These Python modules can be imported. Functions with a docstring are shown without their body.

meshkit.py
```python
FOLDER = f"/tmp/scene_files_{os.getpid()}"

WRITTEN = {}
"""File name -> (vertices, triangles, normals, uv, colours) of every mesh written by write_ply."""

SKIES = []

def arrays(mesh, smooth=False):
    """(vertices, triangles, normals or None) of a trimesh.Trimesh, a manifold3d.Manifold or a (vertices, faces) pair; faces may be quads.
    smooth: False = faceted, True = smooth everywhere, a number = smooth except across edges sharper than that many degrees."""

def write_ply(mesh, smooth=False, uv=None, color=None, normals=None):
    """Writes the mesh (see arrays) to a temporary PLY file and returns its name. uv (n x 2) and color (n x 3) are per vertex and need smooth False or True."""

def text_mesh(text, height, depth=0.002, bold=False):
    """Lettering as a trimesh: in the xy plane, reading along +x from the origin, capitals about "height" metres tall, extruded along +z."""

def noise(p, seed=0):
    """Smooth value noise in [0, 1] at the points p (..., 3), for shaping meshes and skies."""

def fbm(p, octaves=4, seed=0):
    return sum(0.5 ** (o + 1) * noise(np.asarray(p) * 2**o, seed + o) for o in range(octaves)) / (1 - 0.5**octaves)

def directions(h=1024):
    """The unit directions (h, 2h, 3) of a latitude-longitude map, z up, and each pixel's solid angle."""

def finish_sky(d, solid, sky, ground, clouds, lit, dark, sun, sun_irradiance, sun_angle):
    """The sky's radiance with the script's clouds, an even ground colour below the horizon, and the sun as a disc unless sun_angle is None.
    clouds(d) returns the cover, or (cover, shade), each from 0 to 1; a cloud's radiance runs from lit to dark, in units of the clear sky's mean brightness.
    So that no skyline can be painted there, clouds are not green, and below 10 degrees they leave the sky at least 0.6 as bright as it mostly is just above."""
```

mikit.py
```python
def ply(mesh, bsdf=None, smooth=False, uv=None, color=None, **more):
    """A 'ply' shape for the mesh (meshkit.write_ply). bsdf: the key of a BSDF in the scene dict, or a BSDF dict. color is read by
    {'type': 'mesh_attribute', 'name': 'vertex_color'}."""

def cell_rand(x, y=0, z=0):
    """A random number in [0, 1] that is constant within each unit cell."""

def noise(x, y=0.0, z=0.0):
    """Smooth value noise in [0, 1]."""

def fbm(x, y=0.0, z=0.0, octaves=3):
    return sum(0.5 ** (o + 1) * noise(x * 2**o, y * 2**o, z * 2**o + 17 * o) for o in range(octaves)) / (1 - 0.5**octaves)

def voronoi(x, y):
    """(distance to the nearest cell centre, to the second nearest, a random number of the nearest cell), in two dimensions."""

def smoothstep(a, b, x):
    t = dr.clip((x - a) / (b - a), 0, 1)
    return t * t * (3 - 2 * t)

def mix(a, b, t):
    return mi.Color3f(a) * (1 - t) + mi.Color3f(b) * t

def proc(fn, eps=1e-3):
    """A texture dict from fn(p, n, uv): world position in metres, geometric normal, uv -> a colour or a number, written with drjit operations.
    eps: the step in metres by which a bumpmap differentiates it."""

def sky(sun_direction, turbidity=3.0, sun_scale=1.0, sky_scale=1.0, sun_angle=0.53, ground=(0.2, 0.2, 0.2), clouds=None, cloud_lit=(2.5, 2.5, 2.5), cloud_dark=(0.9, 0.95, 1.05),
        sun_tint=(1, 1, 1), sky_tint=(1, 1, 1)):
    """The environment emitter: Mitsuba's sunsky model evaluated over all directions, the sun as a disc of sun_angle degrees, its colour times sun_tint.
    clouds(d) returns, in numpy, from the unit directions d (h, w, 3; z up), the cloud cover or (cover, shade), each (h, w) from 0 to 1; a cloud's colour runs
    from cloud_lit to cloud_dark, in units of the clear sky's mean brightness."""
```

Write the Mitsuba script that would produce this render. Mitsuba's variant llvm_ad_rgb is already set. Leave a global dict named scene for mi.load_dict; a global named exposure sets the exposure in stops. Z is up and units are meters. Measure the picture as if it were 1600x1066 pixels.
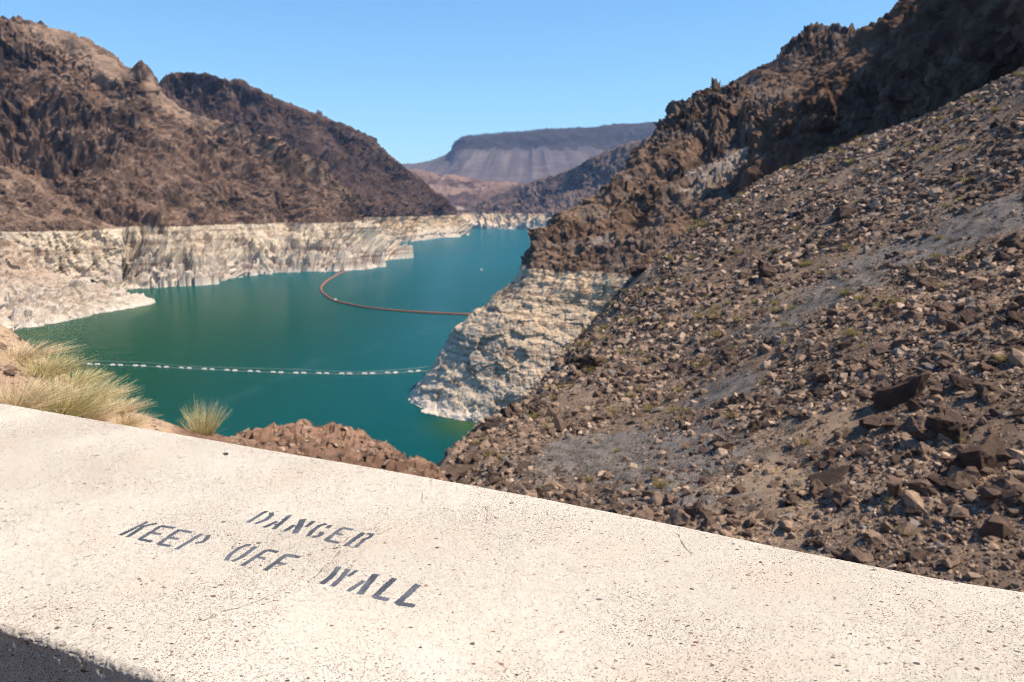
import math, random
import numpy as np
import trimesh
import mitsuba as mi
import drjit as dr
import mikit
from mikit import proc, noise, fbm, voronoi, cell_rand, smoothstep, mix
from scipy.interpolate import PchipInterpolator, RBFInterpolator
from scipy.spatial import cKDTree, ConvexHull
from shapely.geometry import LineString, Polygon
from shapely.ops import unary_union

scene, labels = {}, {}
T = mi.ScalarTransform4f

# ------------------------------------------------------------------ camera, sky, exposure
EYE = np.array([0.0, 0.0, 56.0])            # lake surface is z = 0
FPX, HORIZON = 1200.0, 325.0
PITCH = math.atan((533 - HORIZON) / FPX)
FWD = np.array([0, math.cos(PITCH), -math.sin(PITCH)])
UPV = np.array([0, math.sin(PITCH), math.cos(PITCH)])
scene['camera'] = {
    'type': 'thinlens', 'fov': math.degrees(2 * math.atan(800 / FPX)), 'fov_axis': 'x',
    'aperture_radius': 0.0016, 'focus_distance': 1.30, 'near_clip': 0.05, 'far_clip': 30000.0,
    'to_world': T().look_at(origin=EYE.tolist(), target=(EYE + FWD).tolist(), up=[0, 0, 1])}
SUN_AZ, SUN_EL = math.radians(98), math.radians(54)     # azimuth clockwise from the view axis
SUN = [math.sin(SUN_AZ) * math.cos(SUN_EL), math.cos(SUN_AZ) * math.cos(SUN_EL), math.sin(SUN_EL)]
scene['sky'] = mikit.sky(SUN, turbidity=2.2, ground=(0.12, 0.10, 0.09), sky_scale=1.0, sky_tint=(0.73, 1.01, 1.12), sun_tint=(1.0, 1.0, 1.03))
exposure = 2.35


def ray(px, py):
    return FWD + np.array([1.0, 0, 0]) * (px - 800) / FPX + UPV * (533 - py) / FPX


def at(px, py, Y):
    """the point on the line of sight through a pixel of the 1600 x 1066 photograph at Y metres into the valley"""
    d = ray(px, py)
    return EYE + d * (Y / d[1])


def onz(px, py, z):
    d = ray(px, py)
    return EYE + d * ((z - EYE[2]) / d[2])


# ------------------------------------------------------------------ helpers
from meshkit import noise as vnoise


def nz(P, size, octaves=4, seed=0, gain=0.5, ridged=False):
    """value noise around 0, features about `size` metres (size may be a 3-vector)"""
    Q = np.asarray(P) / np.asarray(size)
    out, a, tot = 0, 1.0, 0
    for o in range(octaves):
        n = vnoise(Q * 2.03 ** o + 13.7 * o, seed + o)
        n = (1 - np.abs(2 * n - 1)) * 2 - 1 if ridged else 2 * n - 1
        out = out + a * n
        tot += a
        a *= gain
    return out / tot


def hash01(c, k):
    c = c.astype(np.int64)
    h = (c[..., 0] * 374761393 + c[..., 1] * 668265263 + c[..., 2] * 2147483647 + k * 144665) & 0xFFFFFFFF
    h = ((h ^ (h >> 13)) * 1274126177) & 0xFFFFFFFF
    return ((h ^ (h >> 16)) & 0xFFFFFF) / 16777215.0


def blocks(P, size, seed=0, tilt=0.6, stretch=(1, 1, 1)):
    """faceted blocks of rock: each cell has its own height and a tilted flat face; about -1..1, times size = metres"""
    shp = P.shape[:-1]
    Q = (P / (np.asarray(stretch) * size)).reshape(-1, 3)
    c = np.unique(np.floor(Q).astype(np.int64), axis=0)
    near = np.unique((c[:, None] + np.array([[i, j, k] for i in (-1, 0, 1) for j in (-1, 0, 1) for k in (-1, 0, 1)])[None]).reshape(-1, 3), axis=0)
    ctr = near + np.stack([hash01(near, seed + q) for q in (1, 2, 3)], 1)
    rnd = np.stack([hash01(near, seed + q) for q in (4, 5, 6, 7)], 1) * 2 - 1
    d, i = cKDTree(ctr).query(Q, k=2, workers=-1)
    f, i = d[:, 0], i[:, 0]
    h = rnd[i, 3] + tilt * 2 * (rnd[i, :3] * (Q - ctr[i])).sum(1)
    crack = np.clip((d[:, 1] - d[:, 0]) / 0.12, 0, 1)
    return (h - 0.7 * (1 - crack) * 0.5).reshape(shp)


def grid_mesh(P, flip=False):
    nv, nu = P.shape[:2]
    i, j = np.meshgrid(np.arange(nv - 1), np.arange(nu - 1), indexing='ij')
    a = (i * nu + j).ravel()
    q = np.stack([a, a + 1, a + nu + 1, a + nu], 1)
    f = np.vstack([q[:, [0, 1, 2]], q[:, [0, 2, 3]]])
    if flip:
        f = f[:, ::-1]
    return P.reshape(-1, 3), f


def normals(P, flip):
    du, dv = np.gradient(P, axis=1), np.gradient(P, axis=0)
    n = np.cross(du, dv)
    n /= np.linalg.norm(n, axis=-1, keepdims=True) + 1e-12
    return -n if flip else n


def row(pts, fixed=None):
    """control points (px, py, Y) or (px, py, 'z', height) -> (pixel positions, points)"""
    px = np.array([p[:2] for p in pts], float)
    P = np.array([onz(p[0], p[1], p[3]) if p[2] == 'z' else at(*p) for p in pts])
    return px, P


def loft(rows, nu, nv):
    """a sheet through rows of control points, from the water up to the ridge"""
    curves, mid = [], []
    for px, P in rows:
        s = np.r_[0, np.cumsum(np.linalg.norm(np.diff(px, axis=0), axis=1) + 1e-6)]
        curves.append(PchipInterpolator(s / s[-1], P)(np.linspace(0, 1, nu)))
        mid.append(PchipInterpolator(s / s[-1], px)(np.linspace(0, 1, 9)))
    C = np.array(curves)
    gap = np.array([np.clip(np.linalg.norm(mid[k + 1] - mid[k], axis=1).mean(), 12, 400) for k in range(len(mid) - 1)])
    v = np.r_[0, np.cumsum(gap)]
    return PchipInterpolator(v / v[-1], C)(np.linspace(0, 1, nv))


def structure(key, label=None, kind='structure', **more):
    labels[key] = {'kind': kind, **more}
    if label:
        labels[key]['label'] = label


def tag(key, label, category, group=None):
    labels[key] = {'label': label, 'category': category}
    if group:
        labels[key]['group'] = group


def numbered(base, k):
    return base if k == 0 else f'{base}_{k:03d}'


def matte(key, fn, bump=None, bscale=1.0, eps=1e-3, spec=None):
    b = {'type': 'diffuse', 'reflectance': proc(fn)} if spec is None else {'type': 'principled', 'base_color': proc(fn), 'roughness': spec[0], 'specular': spec[1]}
    if bump is not None:
        b = {'type': 'bumpmap', 'scale': bscale, 'tex': proc(bump, eps), 'bsdf': b}
    scene[key] = {'type': 'twosided', 'bsdf': b}


# ------------------------------------------------------------------ rock materials
def rock_fn(s, dark, mid, light, dust, ring=None, ring_top=(0.46, 0.365, 0.26), ring_low=(0.46, 0.41, 0.36), ragged=1.2, grey=0.0, scree=None):
    """s: size in metres of the mottling; ring: height of the old waterline, pale mineral crust below it"""
    def fn(p, n, uv):
        a = fbm(p.x / (9 * s), p.y / (9 * s), p.z / (9 * s), 4)
        b = fbm(p.x / (1.6 * s) + 31, p.y / (1.6 * s), p.z / (2.4 * s), 4)
        c = fbm(p.x / (0.9 * s), p.y / (0.9 * s) + 7, p.z / (7 * s), 3)
        col = mix(dark, mid, smoothstep(0.30, 0.62, a * 0.5 + b * 0.5))
        col = mix(col, light, smoothstep(0.50, 0.80, b * 0.6 + c * 0.4) * 0.75)
        col = mix(col, mi.Color3f(dark) * 0.7, smoothstep(0.58, 0.8, c) * 0.5)
        col = mix(col, dust, smoothstep(0.55, 0.92, n.z + (b - 0.5) * 0.5) * 0.55)
        if scree is not None:
            col = mix(col, mi.Color3f(scree) * (0.7 + 0.6 * b), smoothstep(0.25, 0.75, uv.x + (b - 0.5) * 0.6) * 0.75)
        if grey:
            col = mix(col, (0.13, 0.12, 0.115), smoothstep(0.5, 0.68, fbm(p.x / (5 * s), p.y / (5 * s), p.z / (5 * s) + 90, 3)) * grey)
        if ring is not None:
            edge = ring + (noise(p.x / (4 * s), p.y / (4 * s)) - 0.5) * ragged + (b - 0.5) * ragged * 0.8
            m = smoothstep(-0.35, 0.35, edge - p.z)
            t = dr.clip(p.z / ring, 0, 1)
            lay = fbm(p.x / (30 * s), p.y / (30 * s), p.z / (0.45 * s) + a * 0.9, 3)
            rc = mix(ring_low, ring_top, smoothstep(0.10, 0.75, t + (a - 0.5) * 0.8))
            rc = rc * (0.72 + 0.5 * b)
            rc = mix(rc, mi.Color3f(mid) * 1.5, smoothstep(0.48, 0.66, lay * 0.65 + c * 0.35) * 0.7 * smoothstep(0.03, 0.2, t))
            rc = mix(rc, mi.Color3f(dark) * 1.3, smoothstep(0.60, 0.76, c * 0.55 + a * 0.45) * 0.45)
            rc = mix(rc, (0.55, 0.51, 0.46), smoothstep(0.09, 0.02, t) * 0.7)
            col = mix(col, rc, m * (0.93 + 0.07 * b))
        return col
    return fn


BROWN = dict(dark=(0.050, 0.036, 0.030), mid=(0.125, 0.088, 0.068), light=(0.25, 0.185, 0.14), dust=(0.22, 0.155, 0.115))
matte('rock_left', rock_fn(5.0, ring=41.5, dark=(0.042, 0.031, 0.027), mid=(0.124, 0.084, 0.066), light=(0.27, 0.20, 0.155), dust=(0.22, 0.155, 0.12), scree=(0.28, 0.205, 0.158), ring_top=(0.48, 0.42, 0.335)))
matte('rock_left_back', rock_fn(7.0, ring=41.5, dark=(0.033, 0.024, 0.022), mid=(0.075, 0.051, 0.043), light=(0.155, 0.110, 0.090), dust=(0.115, 0.078, 0.062)))
matte('rock_bank', rock_fn(3.5, ring=36.0, dark=(0.07, 0.05, 0.04), mid=(0.20, 0.145, 0.11), light=(0.33, 0.26, 0.20), dust=(0.30, 0.22, 0.165), ring_top=(0.38, 0.31, 0.25), ring_low=(0.47, 0.425, 0.375)))
matte('rock_point', rock_fn(1.7, ring=38.0, ring_top=(0.57, 0.465, 0.34), ring_low=(0.53, 0.46, 0.375), grey=0.5, scree=(0.30, 0.265, 0.24), **BROWN))
matte('rock_cliff', rock_fn(2.2, dark=(0.055, 0.034, 0.026), mid=(0.12, 0.078, 0.056), light=(0.25, 0.18, 0.135), dust=(0.17, 0.12, 0.09)))
matte('rock_far', rock_fn(16.0, ring=41.5, dark=(0.055, 0.043, 0.040), mid=(0.11, 0.082, 0.072), light=(0.20, 0.145, 0.12), dust=(0.17, 0.12, 0.10)))


def red_fn(p, n, uv):
    a, b = fbm(p.x / 120, p.y / 300, p.z / 40, 4), fbm(p.x / 40, p.y / 120, p.z / 30, 4)
    col = mix((0.11, 0.076, 0.066), (0.20, 0.142, 0.122), smoothstep(0.35, 0.65, a))
    col = mix(col, (0.07, 0.05, 0.05), smoothstep(0.52, 0.66, b))
    return mix(col, (0.38, 0.32, 0.27), smoothstep(0.62, 0.75, a * 0.5 + b * 0.5))


matte('red_earth', red_fn)


def mesa_fn(p, n, uv):
    xf = (p.x - 150) / (1 + 0.0016 * (420 - p.z))
    a = fbm(xf / 40, p.y / 900, p.z / 400, 4)
    b = fbm(p.x / 60, p.y / 60, p.z / 25, 3)
    col = mix((0.082, 0.074, 0.084), (0.122, 0.110, 0.120), smoothstep(0.35, 0.7, a * 0.6 + b * 0.4))
    cap = smoothstep(-14, 10, p.z - uv.x * 1000 + (b - 0.5) * 50 + (a - 0.5) * 60)
    col = mix(col, mix((0.024, 0.023, 0.026), (0.052, 0.047, 0.050), b), cap)
    return mix(col, (0.24, 0.16, 0.13), smoothstep(0, -60, p.z - 170 + (a - 0.5) * 120) * 0.6)


matte('mesa_rock', mesa_fn)


# ------------------------------------------------------------------ water
SHALLOW = [(onz(735, 662, 0), 9.0), (onz(775, 668, 0), 13.0), (onz(225, 484, 0), 9.0), (onz(60, 522, 0), 10.0)]


def seg_dist(p, pts):
    best = mi.Float(1e3)
    for a, b in zip(pts[:-1], pts[1:]):
        ax, ay, bx, by = float(a[0]), float(a[1]), float(b[0]), float(b[1])
        dx, dy = bx - ax, by - ay
        L2 = dx * dx + dy * dy
        h = dr.clip(((p.x - ax) * dx + (p.y - ay) * dy) / L2, 0, 1)
        best = dr.minimum(best, dr.square(p.x - ax - h * dx) + dr.square(p.y - ay - h * dy))
    return dr.sqrt(best)


WAKES = [[onz(*q, 0) for q in w] for w in ([(500, 563), (570, 548), (650, 524), (715, 501)], [(430, 492), (470, 484), (520, 470)], [(540, 452), (590, 442), (650, 420)], [(330, 640), (420, 600), (500, 563)])]


def water_fn(p, n, uv):
    a = fbm(p.x / 90, p.y / 160, 0.0, 3)
    col = mix((0.0004, 0.050, 0.053), (0.0004, 0.062, 0.071), a)
    col = mix(col, (0.009, 0.054, 0.022), smoothstep(10, -190, p.x + 0.12 * (p.y - 200)) * 0.85)  # left reach greened: reflection of the dark cliff painted into the water colour
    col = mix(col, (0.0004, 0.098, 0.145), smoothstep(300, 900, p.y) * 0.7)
    streak = noise((p.x * 0.35 + p.y * 0.94) / 7 + fbm(p.x / 60, p.y / 60) * 3, (p.x * 0.94 - p.y * 0.35) / 160)
    col = mix(col, col * 1.25, smoothstep(0.75, 0.98, streak) * 0.5)
    wob = mi.Point3f(p.x + (noise(p.x / 12, p.y / 12) - 0.5) * 6, p.y + (noise(p.x / 12 + 9, p.y / 12) - 0.5) * 6, p.z)
    for w in WAKES:
        col = mix(col, (0.03, 0.10, 0.11), dr.exp(-dr.square(seg_dist(wob, w) / 3.0)) * 0.28 * noise(p.x / 5, p.y / 9))
    for q, r in SHALLOW:
        d2 = (dr.square(p.x - float(q[0])) + dr.square(p.y - float(q[1]))) / (r * r)
        col = mix(col, (0.035, 0.080, 0.022), dr.exp(-d2) * 0.6)
    return col


def ripple(p, n, uv):
    return fbm(p.x / 1.8, p.y / 1.1, 0.0, 3) * 0.10 + noise(p.x / 9, p.y / 6) * 0.10


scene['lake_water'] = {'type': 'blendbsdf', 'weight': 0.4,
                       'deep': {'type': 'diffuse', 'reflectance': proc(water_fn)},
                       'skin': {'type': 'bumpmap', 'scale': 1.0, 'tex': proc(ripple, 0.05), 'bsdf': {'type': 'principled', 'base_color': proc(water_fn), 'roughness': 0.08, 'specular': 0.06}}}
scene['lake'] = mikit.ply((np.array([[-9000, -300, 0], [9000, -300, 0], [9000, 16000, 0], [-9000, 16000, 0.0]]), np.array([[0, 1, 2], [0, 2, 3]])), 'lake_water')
structure('lake', 'still teal green reservoir water between the canyon walls')


# ------------------------------------------------------------------ hills
def hill(key, rows, nu, nv, bsdf, disp, label, uv=None, flip=False, smooth=False, crest=None):
    P = loft([row(r) for r in rows], nu, nv)
    N = normals(P, flip)
    D_ = disp(P, N)
    if crest is not None:
        top = np.argmax(P[..., 2] + 0 * P[..., 0], axis=0)[None]
        D_ = D_ * (1 - crest * np.exp(-((np.arange(nv)[:, None] - top) / (0.045 * nv)) ** 2))
    P = P + N * D_[..., None]
    if any(len(q) == 4 for q in rows[0]):
        P[0, :, 2] = np.minimum(P[0, :, 2], -2.5)               # the foot stays under water
    v, f = grid_mesh(P, flip)
    scene[key] = mikit.ply((v, f), bsdf, smooth=smooth, uv=None if uv is None else uv(P).reshape(-1, 2))
    structure(key, label)
    return P


def crag(L, block, amp=1.0, seed=0, gully=1.0, carve=()):
    """rock relief: broad gullies of L metres running down, craggy bands between smoother slopes, blocks, fine roughness"""
    def d(P, N):
        warp = P + 0.45 * L * np.stack([nz(P, 1.3 * L, 3, seed + 50), nz(P, 1.3 * L, 3, seed + 60), nz(P, 1.3 * L, 3, seed + 70)], -1)
        m = np.clip(0.5 + 1.5 * nz(P, (1.6 * L, 1.6 * L, 0.9 * L), 3, seed + 80), 0.22, 1)
        soft = P + 0.3 * (warp - P)
        g = (nz(warp, (L, L, 3.2 * L), 5, seed, 0.55, True) - 0.3) * 0.27 * L * gully * (0.45 + 0.75 * m)
        g = g + m * (nz(soft, (0.2 * L, 0.2 * L, 1.5 * L), 3, seed + 90, 0.5, True) - 0.4) * 0.13 * L * gully
        g = g + (nz(soft, (0.6 * L, 0.6 * L, 4 * L), 3, seed + 95, 0.45, True) - 0.4) * 0.13 * L * gully
        g = g + nz(warp, (3 * L, 3 * L, 3 * L), 2, seed + 3) * 0.07 * L
        g = g + m * blocks(soft, block * 4.5, seed + 5, 0.5, (1, 1, 1.8)) * 0.80 * block
        g = g + m * blocks(soft, block * 1.7, seed + 9, 0.7, (1, 1, 1.3)) * 0.75 * block
        g = g + (0.35 + 0.65 * m) * blocks(P, block * 0.7, seed + 11, 0.7) * 0.26 * block
        g = g + nz(P, block * 0.5, 3, seed + 20) * 0.16 * block
        for pts, width, depth in carve:
            A = np.array([at(*q) for q in pts])
            best = np.full(P.shape[:2], 1e9)
            for a, b in zip(A[:-1], A[1:]):
                e = b - a
                h = np.clip(((P - a) @ e) / (e @ e), 0, 1)
                best = np.minimum(best, np.linalg.norm(P - a - h[..., None] * e, axis=-1))
            g = g - depth * np.exp(-(best * (1 + 0.5 * nz(P, L * 0.5, 2, 9)) / width) ** 2)
        return g * amp
    return d


# far mesa
def mesa_disp(P, N):
    z = P[..., 2]
    Pf = P.copy()
    Pf[..., 0] = (P[..., 0] - 150) / (1 + 0.0016 * (420 - z))
    gul = nz(Pf, (60, 1500, 4000), 3, 3, 0.5, True) * 10
    cap = np.clip((z - 360) / 60, 0, 1)
    return gul * (1 - cap) * np.clip((z - 60) / 200, 0, 1) + cap * (nz(P, (140, 140, 50), 4, 8) * 20 + blocks(P, 45, 2) * 4) + nz(P, 40, 3, 4) * 3


mesa_top = [(480, 262, 5200), (600, 262, 5000), (650, 262, 4800), (690, 251, 4700), (700, 246, 4650), (712, 229, 4600), (728, 218, 4600), (770, 215, 4600), (800, 213, 4600), (850, 209, 4600), (910, 206, 4650), (980, 200, 4700), (1030, 198, 4700), (1150, 196, 4800)]
mesa_lip = [(480, 268, 5050), (600, 268, 4850), (650, 266, 4700), (690, 257, 4600), (700, 254, 4560), (712, 244, 4520), (728, 237, 4500), (770, 236, 4500), (800, 238, 4500), (850, 233, 4500), (910, 226, 4550), (980, 220, 4600), (1030, 216, 4600), (1150, 214, 4700)]
mesa_foot = [(480, 300, 4300), (600, 300, 4100), (655, 292, 3950), (690, 290, 3900), (720, 292, 3850), (770, 291, 3850), (820, 287, 3850), (870, 282, 3900), (930, 280, 3950), (1030, 280, 4000), (1150, 280, 4100)]
mesa_base = [(480, 332, 3700), (600, 332, 3500), (655, 332, 3400), (720, 332, 3300), (770, 332, 3300), (870, 332, 3300), (1030, 332, 3400), (1150, 332, 3500)]
mesa_back = [(x, y - 6, Y + 900) for x, y, Y in mesa_top]
hill('mesa', [mesa_base, mesa_foot, mesa_lip, mesa_top, mesa_back], 420, 130, 'mesa_rock', mesa_disp, 'flat topped dark volcanic mesa far beyond the water', smooth=True, uv=lambda P: np.stack([np.full(P.shape[:2], 0.385), P[..., 2] * 0], -1))

# red badlands below the mesa
hill('badlands', [
    [(560, 345, 2500), (640, 345, 2400), (700, 341, 2350), (740, 336, 2350), (800, 336, 2400), (900, 336, 2500)],
    [(560, 325, 2650), (640, 318, 2600), (700, 313, 2600), (740, 316, 2600), (800, 320, 2600), (900, 320, 2700)],
    [(560, 300, 2850), (640, 285, 2800), (690, 288, 2800), (740, 293, 2800), (800, 300, 2800), (900, 300, 2900)],
    [(560, 285, 3150), (640, 272, 3100), (690, 281, 3100), (740, 286, 3100), (800, 293, 3100), (900, 295, 3200)],
    [(560, 330, 3500), (640, 330, 3500), (690, 330, 3500), (740, 330, 3500), (800, 330, 3500), (900, 330, 3500)]],
    240, 100, 'red_earth', lambda P, N: nz(P, (120, 160, 90), 4, 11, 0.55, True) * 26 + blocks(P, 40, 3) * 4, 'low red and pale eroded hills at the foot of the mesa')

# dark ridge on the right bank, far
hill('far_ridge', [
    [(705, 358.5, 'z', -2), (740, 358.5, 'z', -2), (800, 359.5, 'z', -2), (860, 361, 'z', -2), (910, 362, 'z', -2), (990, 364, 'z', -2)],
    [(705, 344, 2150), (740, 333.1, 2180), (800, 333.2, 2120), (860, 333.5, 2040), (910, 333.7, 1990), (990, 334, 1900)],
    [(705, 342, 2190), (740, 330, 2230), (800, 312, 2220), (860, 302, 2160), (910, 290, 2120), (990, 290, 2040)],
    [(705, 341, 2250), (740, 328, 2270), (770, 310, 2280), (800, 295, 2290), (835, 285, 2270), (870, 275, 2230), (895, 262, 2180), (925, 247, 2120), (955, 233, 2180), (985, 226, 2160), (1030, 212, 2120)],
    [(705, 350, 2500), (740, 345, 2600), (800, 345, 2700), (860, 345, 2700), (910, 345, 2700), (1030, 345, 2700)]],
    340, 130, 'rock_far', crag(90, 7, 0.6, 21), 'dark rugged ridge above a pale shoreline band at the far end of the lake', crest=0.5)

# second mountain on the left bank
hill('far_hill', [
    [(150, 410, 'z', -2), (420, 396, 'z', -2), (560, 386, 'z', -2), (600, 384, 'z', -2), (640, 379.5, 'z', -2), (685, 374, 'z', -2), (718, 371.5, 'z', -2), (727, 368.5, 'z', -2), (722, 365.5, 'z', -2)],
    [(150, 350, 950), (420, 343, 1120), (560, 339.2, 1240), (600, 338.5, 1290), (640, 337.7, 1370), (680, 337, 1470), (700, 336.4, 1560), (707, 337, 1620), (706, 339, 1730)],
    [(150, 260, 1000), (420, 270, 1200), (520, 280, 1290), (580, 290, 1360), (630, 298, 1430), (665, 306, 1500), (688, 318, 1570), (694, 322, 1640), (694, 330, 1760)],
    [(150, 240, 1100), (300, 175, 1200), (420, 200, 1300), (520, 230, 1400), (570, 245, 1450), (610, 262, 1490), (650, 285, 1550), (680, 310, 1620), (690, 318, 1690), (690, 328, 1800)],
    [(150, 190, 1200), (225, 170, 1200), (243, 140, 1200), (254, 124, 1200), (264, 114, 1200), (285, 111, 1210), (315, 114, 1230), (375, 126, 1290), (400, 142, 1310), (440, 160, 1350), (470, 172, 1390), (520, 190, 1450), (560, 206, 1500), (592, 231, 1540), (620, 254, 1570), (650, 279, 1600), (680, 308, 1660), (688, 317, 1720), (688, 327, 1850)],
    [(150, 240, 1800), (300, 240, 1900), (470, 260, 2000), (592, 300, 2000), (650, 320, 2050), (688, 330, 2100), (688, 340, 2200)]],
    440, 230, 'rock_left_back', crag(70, 7, 1.0, 31, 1.3, [([(330, 150, 1235), (345, 190, 1230), (352, 215, 1200)], 26, 30), ([(390, 165, 1290), (400, 200, 1270), (405, 225, 1240)], 20, 26), ([(455, 190, 1350), (480, 230, 1330), (490, 262, 1300)], 20, 26), ([(540, 225, 1420), (560, 270, 1390)], 18, 22), ([(600, 260, 1490), (620, 300, 1440)], 16, 18)]), 'dark brown mountain with a pale shoreline band behind the nearest left mountain', crest=0.7)

def left_scree(P):
    """lighter loose slope under the falling ridge right of the notch, and on the summit"""
    m = 0
    for pts, w in (([(255, 150, 790), (330, 205, 815), (420, 245, 840), (520, 310, 860)], 26), ([(60, 60, 725), (130, 80, 740), (180, 110, 750)], 20), ([(215, 230, 720), (300, 270, 740)], 12)):
        A = np.array([at(*q) for q in pts])
        for a, b in zip(A[:-1], A[1:]):
            e = b - a
            h = np.clip(((P - a) @ e) / (e @ e), 0, 1)
            m = np.maximum(m, np.exp(-(np.linalg.norm(P - a - h[..., None] * e, axis=-1) / w) ** 2))
    return np.stack([m, m * 0], -1)


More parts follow.
